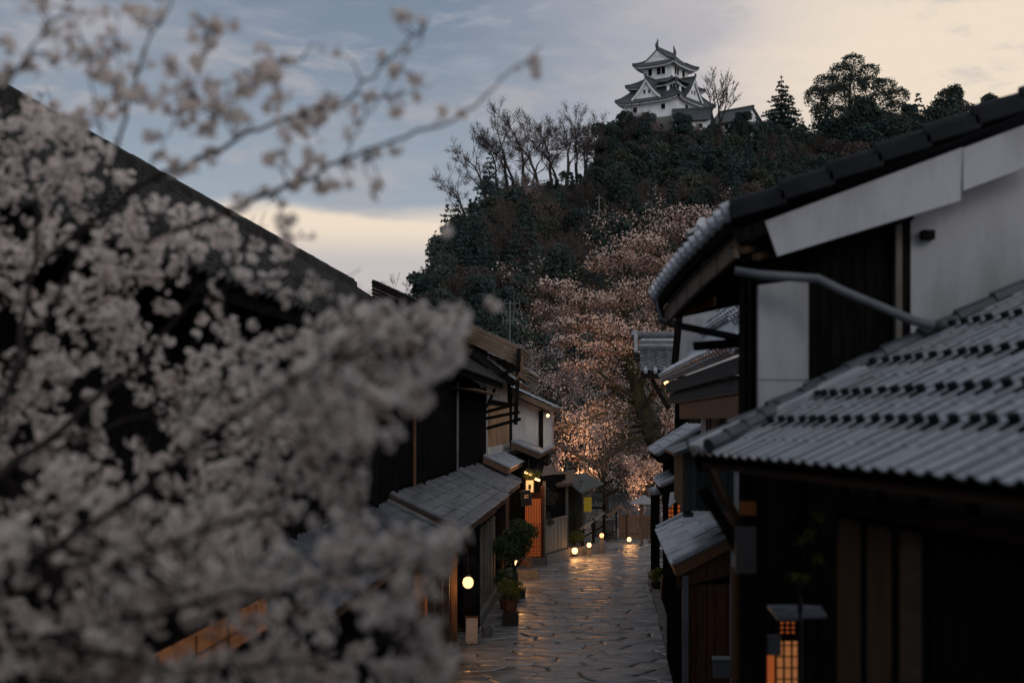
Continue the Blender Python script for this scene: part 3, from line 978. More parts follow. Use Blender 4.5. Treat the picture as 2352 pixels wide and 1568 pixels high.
# ------------------------------------------------------------------ street of flagstones
def voronoi_cells(pts, win=9):
    """convex cells by half-plane clipping; pts in stretched coordinates"""
    cells = []
    P = np.array(pts)
    for i, p in enumerate(pts):
        d = np.hypot(P[:, 0] - p[0], P[:, 1] - p[1])
        nb = np.argsort(d)[1:18]
        poly = [(p[0] - 2, p[1] - 2), (p[0] + 2, p[1] - 2), (p[0] + 2, p[1] + 2), (p[0] - 2, p[1] + 2)]
        for j in nb:
            q = P[j]
            mx, my = (p[0] + q[0]) / 2, (p[1] + q[1]) / 2
            nx, ny = q[0] - p[0], q[1] - p[1]
            out = []
            for k in range(len(poly)):
                a, b = poly[k], poly[(k + 1) % len(poly)]
                da, db = (a[0] - mx) * nx + (a[1] - my) * ny, (b[0] - mx) * nx + (b[1] - my) * ny
                if da <= 0: out.append(a)
                if (da < 0) != (db < 0):
                    t = da / (da - db)
                    out.append((a[0] + (b[0] - a[0]) * t, a[1] + (b[1] - a[1]) * t))
            poly = out
            if len(poly) < 3: break
        cells.append(poly)
    return cells

def street():
    rng = random.Random(3)
    mb = MB()
    mb.add([(-4.2, 4, -.03), (3.2, 4, -.03), (3.2, 66, -.03), (-4.2, 66, -.03)], [(0, 1, 2, 3)])
    st = struct(mb.build('street', GROUND))
    sx, sy = 1.02, .58            # stones are wider than long
    pts = []
    ny = int((64 - 18) / sy)
    for j in range(ny):
        for i in range(-5, 5):
            off = .5 if j % 2 else 0
            pts.append((i + off + rng.uniform(-.36, .36), j + rng.uniform(-.38, .38)))
    cells = voronoi_cells(pts)
    stones = []
    for c, p in zip(cells, pts):
        poly = [(-.55 + q[0] * sx, 18 + q[1] * sy) for q in c]
        cx, cy = -.55 + p[0] * sx, 18 + p[1] * sy
        if cx < -3.7 or cx > 2.0 or len(poly) < 3: continue
        if cx < -3.2 + max(0, cy - 44) * .02 and cy > 44: continue
        poly = [q for k, q in enumerate(poly) if math.hypot(q[0] - poly[k - 1][0], q[1] - poly[k - 1][1]) > .03]
        if len(poly) < 3: continue
        stones.append((cx, cy, poly))
    stones.sort(key=lambda s: abs(s[1] - 27) + (6 if abs(s[0] + .6) > 2.4 else 0) + (30 if s[1] < 25.5 else 0))
    rest = MB()
    for k, (cx, cy, poly) in enumerate(stones):
        mb = MB()
        # subdivide the outline so that edges wobble
        out = []
        for a in range(len(poly)):
            p, q = poly[a], poly[(a + 1) % len(poly)]
            for t in (0, .33, .67):
                x, y = p[0] + (q[0] - p[0]) * t, p[1] + (q[1] - p[1]) * t
                w = .010 if t else 0
                out.append((x + w * noise.noise(Vector((x * 5, y * 5, 1))), y + w * noise.noise(Vector((x * 5, y * 5, 7)))))
        h = rng.uniform(-.005, .009)
        tx, ty = rng.gauss(0, .006), rng.gauss(0, .008)
        def ring(ins, z, tilt=True):
            vs = []
            for x, y in out:
                dx, dy = x - cx, y - cy
                L = math.hypot(dx, dy)
                f = max(.2, (L - ins) / L)
                xx, yy = dx * f, dy * f
                vs.append((cx + xx, cy + yy, z + (h + xx * tx + yy * ty if tilt else 0)))
            return vs
        n = len(out)
        vs = ring(.013, -.04, False) + ring(.018, .003) + ring(.075, .022) + [(cx, cy, .029 + h)]
        fs = []
        for lv in range(2):
            for i in range(n):
                j = (i + 1) % n
                fs.append((lv * n + i, lv * n + j, (lv + 1) * n + j, (lv + 1) * n + i))
        for i in range(n):
            fs.append((2 * n + i, 2 * n + (i + 1) % n, 3 * n))
        tgt = mb if k < 300 else rest
        tgt.add(vs, fs)
        if k < 300:
            mb.build('paving_stone', PAVE, st)
    rest.build('paving_stones', PAVE, st, kind='stuff')
    return st
street()

def lantern_light(p, power, rad=.25, col=(1, .46, .15)):
    l = bpy.data.lights.new('lantern_light', 'POINT')
    l.energy = power; l.color = col; l.shadow_soft_size = rad
    return l
def add_light(name, parent, p, power, rad=.12, col=(1, .45, .14)):
    l = lantern_light(p, power, rad, col)
    o = bpy.data.objects.new(name, l)
    COL.objects.link(o)
    o.parent = parent
    o.location = Vector(p) - ORG[parent.name]
    return o

# ------------------------------------------------------------------ helper for street-side pent roofs
def pent_roof(house, name, xe, ze, xw, zw, y0, y1, tile=TILE, fascia=BROWNWOOD, w=.27, l=.26, nmax=300, edge=True, focus=None, amp=.04, soffit=None):
    """roof from eave (xe, ze) up to the wall (xw, zw), running along the street from y0 to y1"""
    s = Vector((xw - xe, 0, zw - ze)); Ls = s.length; s.normalize()
    n = Vector((0, 1, 0)).cross(s)
    if n.z < 0: n = -n
    mb = MB()
    mb.slab((xe, y0, ze), (xe, y1, ze), (xw, y1, zw), (xw, y0, zw), .06)
    rf = mb.build(name, soffit or fascia)
    rf.parent = house
    rf.location = -ORG[house.name]
    # rebuild local origin bookkeeping: mesh is in world coordinates
    ORG[rf.name] = Vector((0, 0, 0))
    tile_plane(rf, Vector((xe, y0, ze)) + n * .012 - s * .05, (0, 1, 0), s, y1 - y0, Ls + .05, w, l, amp, .022, tile, nmax, focus)
    if edge:
        sg = 1 if xw > xe else -1
        mb = MB(); mb.beam((xe + sg * .03, y0 - .02, ze - .10), (xe + sg * .03, y1 + .02, ze - .10), .045, .10)
        mb.build('fascia', fascia, rf)
        for yy in (y0, y1):
            mb = MB(); mb.beam(Vector((xe + sg * .02, yy, ze - .09)), Vector((xw, yy, zw - .09)), .05, .16)
            mb.build('verge_board', fascia, rf)
            mb = MB(); mb.tube([Vector((xe, yy, ze)) + n * .06, Vector((xw, yy, zw)) + n * .06], .065, 7)
            mb.build('verge_tile_row', tile, rf)
    return rf

# ------------------------------------------------------------------ left side, nearest house behind the blossoms
DIMGLOW = mat('dim_warm_glow', (.20, .11, .06), .8, .2, (.12, .06, .03), 3, emit=(1, .36, .12), es=.075)
def house_near_left():
    h = thing('wooden_house', 'dark wooden house on the left hidden behind the near cherry blossoms', 'house', (-4, 16, 0))
    mb = MB(); mb.box(-9.5, 5, 0, -3.9, 25.2, 6.1); mb.build('wall', DARKWOOD, h)
    mb = MB(); mb.box(-3.9, 6, 0, -3.4, 14.5, 3.4); mb.build('lower_wall', DARKWOOD, h)
    mb = MB(); mb.box(-3.9, 14.5, 0, -3.4, 25.2, 3.0); mb.build('lower_wall', DARKWOOD, h)
    big_roof(h, 5, 25.2)
    pent_roof(h, 'lower_roof', -2.9, 3.0, -3.9, 3.5, 14.6, 25.2, nmax=60, focus=(-2.9, 15, 3))
    # added glowing panes in place of a warm lit eave over the shop front
    p, q = at(330, 1480, 12.0), at(590, 1480, 12.6)
    for k in range(4):
        y0 = 10.2 + k * 1.0
        mb = MB(); mb.box(-3.395, y0, 2.93, -3.36, y0 + .92, 3.24)
        w = mb.build('window', DIMGLOW, h)
        mb = MB()
        mb.box(-3.358, y0 - .02, 3.07, -3.345, y0 + .94, 3.085); mb.box(-3.358, y0 + .45, 2.93, -3.345, y0 + .465, 3.24)
        mb.build('window_lattice', BROWNWOOD, w, kind='stuff')
    for k in range(12):
        y = 6.4 + k * 1.6
        mb = MB(); mb.box(-3.9, y, 3.5, -3.83, y + .09, 6.0); mb.build('post', DARKWOOD, h)
    return h

def big_roof(h, y0, y1):
    e, r = Vector((-3.2, 0, 6.15)), Vector((-7.9, 0, 9.12))
    rf = pent_roof(h, 'roof', e.x, e.z, r.x, r.z, y0, y1, w=.28, l=.26, nmax=300, tile=OLDTILE, focus=(-4, (y0 + y1) / 2 + 6, 7), fascia=DARKWOOD)
    mb = MB(); mb.slab((-7.9, y0, 9.12), (-7.9, y1, 9.12), (-11.5, y1, 7.0), (-11.5, y0, 7.0), .1); mb.build('roof_back', OLDTILE, rf)
    k = 0
    y = y0
    while y < y1 - .1:         # ridge of stacked tiles with visible joints
        L = min(.62, y1 - y)
        mb = MB()
        z = 9.2 + R.uniform(-.01, .012)
        mb.box(-8.06, y, z - .1, -7.74, y + L - .015, z + .10)
        mb.tube([(-7.9, y, z + .13), (-7.9, y + L - .03, z + .13)], .10, 7)
        mb.build('ridge_tile', OLDTILE, rf)
        y += L
    # gable end wall above the eaves
    for yy in (y0 + .3, y1 - .3):
        mb = MB(); mb.prism([(-3.9, yy, 6.1), (-9.5, yy, 6.1), (-9.5, yy, 8.0), (-7.9, yy, 8.9)], (0, .12, 0)); mb.build('gable', DARKWOOD, h)
    return rf

house_near_left()

# ------------------------------------------------------------------ left shop house with the long pent roof
def shop_house():
    h = thing('shop_house', 'dark two storey shop house with lantern lit front under a long tiled lower roof', 'house', (-3.6, 35, 0))
    mb = MB(); mb.box(-9.5, 25.6, 0, -3.9, 44.3, 6.1); mb.build('wall', DARKWOOD, h)
    big_roof(h, 25.4, 44.4)
    pent_roof(h, 'lower_roof', -2.6, 3.0, -3.9, 3.62, 25.7, 37.6, nmax=300, focus=(-2.6, 27, 3), soffit=BROWNFLAT, tile=TILE_SLAB, w=.42, l=.24, amp=.022)
    pent_roof(h, 'far_lower_roof', -2.66, 3.06, -3.9, 3.66, 37.9, 44.4, nmax=180, focus=(-2.6, 38, 3), soffit=BROWNFLAT, tile=TILE_SLAB, w=.42, l=.24, amp=.022)
    # upper storey battens, boards and down pipes
    for y in (26.2, 30.2, 34.6, 38.8, 42.0):
        mb = MB(); mb.box(-3.90, y, 3.6, -3.82, y + .11, 6.05); mb.build('post', DARKWOOD, h)
    for k in range(46):
        y = 26.3 + k * .39
        mb = MB(); mb.box(-3.9, y, 3.75, -3.868 + R.uniform(0, .012), y + .36, 5.7); mb.build('wall_board', DARKWOOD, h)
    for y, m in ((28.2, COPPER), (36.4, PIPE)):
        mb = MB(); mb.tube([(-3.78, y, 3.7), (-3.78, y, 6.0)], .035, 6); mb.build('down_pipe', m, h)
    # corner brackets and pale board under the eave at the far end
    p = [at(1062, 858, 41), at(1098, 885, 44), at(1098, 905, 44), at(1040, 872, 41)]
    mb = MB(); mb.slab((-3.85, 36, 5.86), (-3.25, 36, 5.80), (-3.25, 44.2, 5.80), (-3.85, 44.2, 5.86), .04); mb.build('eave_board', BROWNFLAT, h)
    mb = MB(); mb.tube([(-3.45, 44.5, 6.0), (-3.62, 44.55, 5.6), (-3.8, 44.6, 5.3), (-3.8, 44.6, 2.9)], .05, 6); mb.build('corner_pipe', BLACK, h)
    mb = MB(); mb.box(-3.95, 44.1, 0, -3.72, 44.45, 6.0); mb.build('corner_post', DARKWOOD, h)
    # clutter by the foot of the upper wall: pots on the roof edge
    # ground floor: posts, beam, doors
    mb = MB(); mb.box(-3.9, 25.8, 2.55, -3.18, 44.3, 2.62); mb.build('ceiling_board', BROWNFLAT, h)
    mb = MB(); mb.box(-3.26, 25.8, 2.38, -3.12, 44.3, 2.56); mb.build('beam', BROWNWOOD, h)
    for y in (25.9, 27.2, 28.5, 29.9):
        mb = MB(); mb.box(-3.24, y, 0, -3.12, y + .11, 2.4); mb.build('front_post', BROWNWOOD, h)
    mb = MB(); mb.box(-3.34, 33.4, 0, -3.02, 34.3, 2.6); mb.build('pillar', DARKWOOD, h)
    for k in range(9):      # boarded inner wall
        y = 25.8 + k * .86
        mb = MB(); mb.box(-3.75, y, 0, -3.70, y + .84, 2.55); mb.build('inner_board', WARMWOOD if k % 3 else BROWNWOOD, h)
    mb = MB(); mb.box(-3.70, 26.2, .5, -3.5, 31.8, .62); mb.build('bench', BROWNWOOD, h)
    for k in range(6):      # pale sliding boards right of the pillar
        y = 34.9 + k * 1.0
        mb = MB(); mb.box(-3.16, y, .28, -3.11, y + (.34 if k % 2 else .46), 2.3); mb.build('pale_board', GREYWOOD, h)
    mb = MB(); mb.box(-3.3, 34.3, 0, -3.18, 40.6, 2.5); mb.build('door_wall', DARKWOOD, h)
    mb = MB(); mb.box(-3.3, 34.3, 0, -3.0, 41, .26); mb.build('sill', STONE, h)
    mb = MB(); mb.box(-3.9, 40.8, 0, -3.1, 44.3, 2.6); mb.build('dark_wall', DARKWOOD, h)
    return h
shop_house()

def hanging_lantern():
    p = at(1075, 1337, 29.6)
    t = thing('hanging_lantern', 'glowing round paper lantern hanging before the shop house front', 'lantern', p)
    mb = MB(); mb.lathe([(.04, -.115), (.072, -.10), (.097, -.07), (.11, -.03), (.113, 0), (.11, .03), (.097, .07), (.072, .10), (.04, .115)], p, 14)
    mb.build('paper_shade', PAPER, t, smooth=True)
    mb = MB(); mb.lathe([(.055, .125), (.05, .15), (.02, .17)], p, 8); mb.build('top_cap', BLACK, t)
    mb = MB(); mb.lathe([(.03, -.15), (.055, -.125)], p, 8); mb.build('bottom_ring', BLACK, t)
    mb = MB(); mb.tube([p + Vector((0, 0, .16)), (p.x, p.y, 2.6), (-3.1, p.y, 2.5)], .008, 4); mb.build('cord', BLACK, t)
    add_light('lantern_light', t, p + Vector((.0, 0, -.02)), 34, .22)
hanging_lantern()

def sign_stand():
    p = at(1054, 1452, 33.0); p.x = -2.95; p = Vector((-2.98, 31.6, 0))
    t = thing('sign_board', 'blank pale upright board standing by the shop posts below the lantern', 'sign', p)
    mb = MB(); mb.box(-3.09, 31.55, .05, -2.83, 31.60, .62); mb.build('board', WHITEBOARD, t)
    mb = MB(); mb.box(-3.11, 31.54, .62, -2.81, 31.61, .66); mb.build('top_rail', BROWNWOOD, t)
    for x in (-3.08, -2.84):
        mb = MB(); mb.beam((x, 31.61, 0.02), (x, 31.64, .64), .03, .03); mb.build('leg', BROWNWOOD, t)
    b = Vector((-2.72, 32.7, 0))
    t = thing('bucket', 'small metal bucket on the pavement at the foot of the dark pillar', 'bucket', b)
    mb = MB(); mb.lathe([(.10, .0), (.14, .26), (.125, .26), (.09, .03)], b, 12); mb.build('pail', PIPE, t)
    mb = MB(); mb.tube([b + Vector((.14 * math.cos(a), 0, .26 + .12 * math.sin(a))) for a in np.linspace(0, math.pi, 7)], .006, 4); mb.build('handle', BLACK, t)
sign_stand()

# ------------------------------------------------------------------ potted plants and shrubs
def bush_crown(c, r, n, size, m, parent, rng, squash=.85, name='foliage', lobes=7):
    L = []
    for k in range(lobes):
        d = Vector((rng.gauss(0, 1), rng.gauss(0, 1), rng.gauss(0, .8))).normalized() * r * .55
        L.append(((c[0] + d.x, c[1] + d.y, c[2] + d.z * squash), (r * .5, r * .5, r * .45)))
    mb = MB()
    leaf_quads(lobe_points(L, n, rng), size, rng, size * .6, mb)
    return mb.build(name, m, parent, kind='stuff')

def pot_mesh(c, r, hgt, m, parent, name='pot'):
    mb = MB(); mb.lathe([(r * .68, 0), (r * .95, hgt * .9), (r * 1.06, hgt * .9), (r * 1.06, hgt), (r * .9, hgt), (r * .85, hgt * .93)], c, 12)
    o = mb.build(name, m, parent, smooth=False)
    return o

def plants_left():
    rng = random.Random(21)
    b = Vector((-2.31, 34.7, 0))
    t = thing('potted_shrub', 'yellow green round shrub in terracotta pot raised on a black box by the pavement edge', 'potted plant', b)
    mb = MB(); mb.box(b.x - .19, b.y - .18, 0, b.x + .19, b.y + .18, .34); mb.build('stand', POTBLACK, t)
    pot_mesh(b + Vector((0, 0, .345)), .20, .30, TERRA, t)
    bush_crown(b + Vector((0, 0, .86)), .34, 1500, .032, YSHRUB, t, rng)
    mb = MB()
    for k in range(7):
        a = k * .9
        mb.tube([b + Vector((0, 0, .6)), b + Vector((math.cos(a) * .15, math.sin(a) * .15, .9))], .008, 4)
    mb.build('stems', BARK, t, kind='stuff')
    b = Vector((-2.42, 36.0, 0))
    t = thing('potted_shrub', 'low green shrub in a small pot just behind the terracotta one', 'potted plant', b)
    pot_mesh(b, .17, .28, POTBLACK, t)
    bush_crown(b + Vector((0, 0, .55)), .30, 1000, .03, SHRUB, t, rng)
    b = Vector((-2.55, 40.0, 0))
    t = thing('pruned_bush', 'large dark green pruned bush spreading over the pavement by the shop house', 'bush', b)
    mb = MB(); mb.tube([b, b + Vector((.05, 0, .5)), b + Vector((-.05, .1, 1.0)), b + Vector((.1, 0, 1.5))], [.07, .06, .05, .03], 6)
    for k in range(6):
        a = k * 1.1
        mb.tube([b + Vector((0, 0, .8)), b + Vector((math.cos(a) * .4, math.sin(a) * .4, 1.3))], [.03, .012], 4)
    mb.build('trunk', BARK, t)
    bush_crown(b + Vector((.22, 0, 1.72)), .58, 4200, .036, SHRUB, t, rng)
    bush_crown(b + Vector((-.18, -.3, 1.32)), .56, 3800, .036, SHRUB, t, rng)
    mb = MB(); mb.box(b.x - .3, b.y - .3, 0, b.x + .3, b.y + .3, .3); mb.build('planter', POTBLACK, t)
    b = Vector((-2.62, 37.6, 0))
    t = thing('climbing_shrub', 'tall loose dark shrub climbing beside the round ground lamp', 'shrub', b)
    pot_mesh(b, .2, .3, TERRA, t)
    bush_crown(b + Vector((0, 0, .8)), .36, 1200, .034, SHRUB, t, rng, 1.4)
    # trough planter with red flowers near the ground lamp
    b = Vector((-2.45, 44.6, 0))
    t = thing('planter_trough', 'grey stone trough with small red leaved plants beside the round ground lamp', 'planter', b)
    mb = MB(); mb.box(b.x - .36, b.y - .22, 0, b.x + .36, b.y + .22, .34); mb.build('trough', STONE, t)
    bush_crown(b + Vector((-.05, 0, .55)), .26, 700, .03, BUD, t, rng)
    # lamp on a post
    p = at(1183, 1294, 43.2)
    t = thing('ground_lamp', 'glowing round lamp on a short post beside the pruned bush', 'lamp', (p.x, p.y, 0))
    mb = MB(); mb.lathe([(.03, -.11), (.07, -.09), (.10, -.05), (.112, 0), (.10, .05), (.07, .09), (.03, .11)], p, 14); mb.build('globe', PAPER, t, smooth=True)
    mb = MB(); mb.tube([(p.x, p.y, 0), (p.x, p.y, p.z - .14)], .03, 6); mb.build('post', WHITEBOARD, t)
    mb = MB(); mb.lathe([(.10, 0), (.08, .05)], (p.x, p.y, 0), 10); mb.build('base', BLACK, t)
    add_light('lamp_light', t, p + Vector((.05, -.05, 0)), 34, .25)
plants_left()

# ------------------------------------------------------------------ second left house (plank bay, brown layered verge)
def plank_house():
    h = thing('plank_house', 'left house with warm plank upper wall and thick brown layered roof edge', 'house', (-4, 49, 0))
    mb = MB(); mb.box(-9, 44.8, 0, -3.72, 55.3, 6.6); mb.build('wall', PLASTER2, h)
    # main roof: near verge faces the street end, layered boards
    def lerp(a, b, t): return Vector(a).lerp(Vector(b), t)
    y0, y1 = 44.6, 48.2
    e, r = Vector((-2.66, y0, 7.25)), Vector((-7.3, y0, 9.36))
    mb = MB(); mb.slab(e, (e.x, y1, e.z), (r.x, y1, r.z), r, .08); rf = mb.build('roof', BROWNFLAT, h)
    s = (r - e).normalized()
    tile_plane(rf, e + Vector((0, 0, .015)), (0, 1, 0), s, y1 - y0, (r - e).length, .3, .28, .045, .025, TILE, 120, (e.x, y0, e.z))
    for k in range(5):
        dz, pr = -.02 - k * .115, .05 - k * .012
        mb = MB(); mid = e.lerp(r, .54); mb.beam(e + Vector((.05 - k * .03, -pr, dz)), mid + Vector((0, -pr, dz)), .12, .10); mb.build('verge_board', BROWNFLAT, rf)
        mb = MB(); mb.beam(mid + Vector((-.01, -pr, dz)), r + Vector((0, -pr, dz)), .12, .10); mb.build('verge_board', DARKWOOD, rf)
    for k in range(5):
        dz = -.02 - k * .09
        mb = MB(); mb.beam((e.x + .04 - k * .04, y0 - .05, e.z + dz), (e.x + .04 - k * .04, y1, e.z + dz), .10, .08); mb.build('eave_board', BROWNFLAT, rf)
    # lower tiled roof just under it
    e2, r2 = Vector((-2.85, 44.7, 6.22)), Vector((-4.2, 44.7, 6.95))
    mb = MB(); mb.slab(e2, (e2.x, 54.8, e2.z), (r2.x, 54.8, r2.z + .3), (r2.x, 44.7, r2.z + .3), .1); rl = mb.build('middle_roof', BROWNWOOD, h)
    s2 = (Vector((r2.x, 44.7, r2.z + .3)) - e2)
    tile_plane(rl, e2 + Vector((0, 0, .015)), (0, 1, 0), s2, 10, s2.length, .3, .28, .05, .025, TILE_MID, 160, (e2.x, 44.7, e2.z))
    mb = MB(); mb.beam(e2 + Vector((0, -.03, -.1)), Vector((r2.x, 44.67, r2.z + .2)), .06, .16); mb.build('verge_board', DARKWOOD, rl)
    # farther, lower part of the roof
    e3, r3 = Vector((-2.62, 48.4, 6.66)), Vector((-4.6, 48.4, 7.5))
    mb = MB(); mb.slab(e3, (e3.x, 55.4, e3.z), (r3.x, 55.4, r3.z), r3, .08); rr = mb.build('rear_roof', BROWNFLAT, h)
    tile_plane(rr, e3 + Vector((0, 0, .015)), (0, 1, 0), r3 - e3, 7, (r3 - e3).length, .3, .28, .045, .025, TILE_MID, 60, e3)
    for k in range(3):
        dz = -.03 - k * .12
        mb = MB(); mb.beam(e3 + Vector((.03 - k * .03, -.04, dz)), r3 + Vector((0, -.04, dz)), .1, .10); mb.build('verge_board', BROWNFLAT, rr)
        mb = MB(); mb.beam((e3.x + .03 - k * .04, 48.4, e3.z + dz), (e3.x + .03 - k * .04, 55.4, e3.z + dz), .08, .08); mb.build('eave_board', BROWNFLAT, rr)
    # gable end wall over the neighbour's roof
    mb = MB(); mb.prism([(-3.72, 44.85, 6.5), (-9, 44.85, 6.5), (-9, 44.85, 8.0), (-6.4, 44.85, 8.8), (-3.72, 44.85, 7.6)], (0, .15, 0)); mb.build('gable', DARKWOOD, h)
    # drying rail of dark poles
    for a, b in (((1105, 875), (1192, 845)), ((1108, 948), (1190, 926)), ((1110, 962), (1192, 946)), ((1112, 985), (1195, 962))):
        mb = MB(); mb.beam(at(a[0], a[1], 44.9), at(b[0], b[1], 44.2), .09, .09); mb.build('rail_pole', DARKWOOD, h)
    mb = MB(); mb.beam(at(1192, 800, 44.3), at(1184, 975, 44.3), .12, .12, (0, 1, 0)); mb.build('hanging_post', DARKWOOD, h)
    mb = MB(); mb.tube([at(1199, 815, 44.2), at(1198, 850, 44.2), at(1186, 872, 44.2)], .04, 5); mb.build('gutter_pipe', COPPER, h)
    # plank bay
    mb = MB(); mb.box(-3.72, 45.2, 3.85, -3.64, 54.2, 4.15); mb.build('bay_sill', WHITEBOARD, h)
    k = 0
    y = 45.2
    while y < 54.1:
        w = R.uniform(.42, .62)
        mb = MB(); mb.box(-3.72, y, 4.15, -3.66 + R.uniform(0, .02), min(y + w - .02, 54.2), 5.5); mb.build('plank', WARMWOOD, h)
        y += w
    mb = MB(); mb.box(-3.75, 54.2, 3.6, -3.6, 54.4, 6.5); mb.build('corner_post', DARKWOOD, h)
    mb = MB(); mb.box(-3.75, 45.1, 5.5, -3.6, 54.4, 5.66); mb.build('bay_lintel', DARKWOOD, h)
    pent_roof(h, 'lower_roof', -2.95, 3.52, -3.72, 3.88, 43.4, 55.6, nmax=200, focus=(-2.9, 43, 3.6), tile=TILE_MID, soffit=BROWNFLAT)
    # ground floor boards
    mb = MB(); mb.box(-3.72, 44.8, 0, -3.3, 49.4, 3.4); mb.build('lower_wall', DARKWOOD, h)
    for k in range(4):
        mb = MB(); mb.box(-3.3, 45.2 + k * .9, .2, -3.25, 45.5 + k * .9, 2.6); mb.build('lower_board', BROWNWOOD, h)
    # TV aerial on the roof
    b = at(1169, 800, 50); b = Vector((-3.35, 50, 7.5))
    t = thing('roof_aerial', 'thin metal television aerial rising above the plank house roof', 'aerial', b)
    top = at(1169, 690, 50); 
    mb = MB(); mb.tube([b, (b.x, b.y, top.z)], .018, 5); mb.build('mast', PIPE, t)
    for k, (dz, hw) in enumerate(((-.1, .35), (-.4, .28), (-.7, .22))):
        mb = MB(); mb.tube([(b.x - hw, b.y, top.z + dz), (b.x + hw, b.y, top.z + dz)], .012, 4)
        for j in range(5):
            x = b.x - hw + j * hw / 2
            mb.tube([(x, b.y - .02, top.z + dz - .12), (x, b.y - .02, top.z + dz + .12)], .01, 4)
        mb.build('rods', PIPE, t, kind='stuff')
plank_house()

DIMPAPER = mat('dim_lit_paper', (.7, .55, .35), .8, .2, (.5, .35, .2), 9, emit=(1, .50, .2), es=.8)
# ------------------------------------------------------------------ white gabled house with the lattice entrance
def lattice_house():
    rng = random.Random(8)
    h = thing('lattice_house', 'white gabled house with glowing red lattice entrance jutting into the street', 'house', (-3, 53, 0))
    # upper white gable wall
    Y = 56.0
    mb = MB(); mb.prism([(-6, Y, 3.6), (-2.45, Y, 3.6), (-2.45, Y, 5.42), (-3.7, Y, 5.98), (-6, Y, 7.0)], (0, 12, 0)); mb.build('wall', PLASTER, h)
    mb = MB(); mb.box(-2.6, Y - .06, 3.7, -2.44, Y - .004, 5.4); mb.build('corner_post', DARKWOOD, h)
    mb = MB(); mb.box(-3.78, Y - .06, 3.7, -3.66, Y - .004, 6.0); mb.build('corner_post', DARKWOOD, h)
    for k in range(5):
        mb = MB(); mb.box(-2.45, Y + .4 + k * 1.1, 3.9, -2.40, Y + .7 + k * 1.1, 5.3); mb.build('side_board', WHITEBOARD, h)
    e, r = Vector((-2.08, 55.2, 5.52)), Vector((-6.2, 55.2, 7.4))
    mb = MB(); mb.slab(e, (e.x, 70, e.z), (r.x, 70, r.z), r, .08); rf = mb.build('roof', BROWNFLAT, h)
    tile_plane(rf, e + Vector((0, 0, .015)), (0, 1, 0), r - e, 14.8, (r - e).length, .32, .3, .05, .025, TILE_MID, 150, e)
    mb = MB(); mb.beam(e + Vector((0, -.04, -.1)), r + Vector((0, -.04, -.1)), .06, .2); mb.build('verge_board', BROWNFLAT, rf)
    mb = MB(); mb.beam((e.x, 55.2, e.z - .1), (e.x, 70, e.z - .1), .06, .14); mb.build('fascia', BROWNWOOD, rf)
    pent_roof(h, 'lower_roof', -2.35, 3.8, -3.35, 4.22, 50.6, 66, nmax=150, focus=(-2.35, 50, 3.8), tile=TILE_MID)
    mb = MB(); mb.box(-6, 50.9, 2.9, -2.6, 66, 3.75); mb.build('middle_wall', DARKWOOD, h)
    # ground floor: lattice front and plank side
    a, b, c = Vector((-2.78, 49, 0)), Vector((-2.13, 49, 0)), Vector((-1.42, 51.6, 0))
    mb = MB(); mb.prism([(-4.5, 49.12, 0), (-2.17, 49.12, 0), (-1.46, 51.7, 0), (-1.46, 55, 0), (-4.5, 55, 0)], (0, 0, 3.0)); mb.build('lower_wall', DARKWOOD, h)
    mb = MB(); mb.box(-2.76, 49.06, .30, -2.2, 49.11, 2.30); gl = mb.build('lit_panel', REDGLOW, h)
    for k in range(11):
        x = -2.76 + k * .056
        mb = MB(); mb.box(x - .010, 48.98, .28, x + .010, 49.03, 2.5); mb.build('lattice_slat', REDWOOD, h)
    mb = MB()
    for k in range(22):
        z = .32 + k * .085
        if k < 14: mb.box(-2.77, 49.032, z, -2.19, 49.046, z + .022)
    mb.build('lattice_rails', REDWOOD, h, kind='stuff')
    mb = MB(); mb.box(-2.22, 48.94, 0, -2.10, 49.08, 2.75); mb.build('entrance_post', REDWOOD, h)
    mb = MB(); mb.box(-2.85, 48.90, 0, -2.1, 49.3, .28); mb.build('entrance_step', STONE, h)
    d = (c - b).normalized(); L = (c - b).length
    nrm = Vector((d.y, -d.x, 0))
    k = 0
    x = .03
    while x < L - .05:      # grey boards of the street side wall
        w = rng.uniform(.15, .22)
        p = b + d * x; q = b + d * min(L, x + w - .012)
        mb = MB(); mb.beam(Vector((*p.xy, .95)) + nrm * .03, Vector((*q.xy, .95)) + nrm * .03, .05 + rng.uniform(0, .015), 1.1); mb.build('side_plank', GREYWOOD, h)
        x += w
    mb = MB(); mb.beam(Vector((*b.xy, 1.53)) + nrm * .04, Vector((*c.xy, 1.53)) + nrm * .04, .1, .07); mb.build('side_rail', GREYWOOD, h)
    mb = MB(); mb.beam(Vector((*b.xy, .18)) + nrm * .05, Vector((*c.xy, .18)) + nrm * .05, .2, .36); mb.build('side_footing', STONE, h)
    for x in (.02, L):
        mb = MB(); p = b + d * x + nrm * .03; mb.box(p.x - .05, p.y - .05, 0, p.x + .05, p.y + .05, 2.9); mb.build('side_post', GREYWOOD, h)
    # small curved brown roof at the corner
    mb = MB()
    pr = [(-2.3, 2.95), (-1.95, 2.78), (-1.6, 2.72), (-1.15, 2.80)]
    for (x0, z0), (x1, z1) in zip(pr, pr[1:]):
        mb.slab((x0, 50.6, z0), (x1, 50.6, z1), (x1, 53.8, z1 + .35), (x0, 53.8, z0 + .35), .1)
    mb.build('porch_roof', BROWNFLAT, h)
    # long pole of the awning
    mb = MB(); mb.beam(at(1275, 1020, 53), at(1400, 1082, 54), .09, .09); mb.build('awning_pole', BROWNWOOD, h)
    # hanging plants over the lattice
    t = thing('hanging_plant', 'green plant mass hanging over the lit lattice entrance', 'plant', (-2.5, 48.8, 2.9))
    bush_crown((-2.52, 48.75, 3.12), .36, 1300, .04, SHRUB, t, rng, .5)
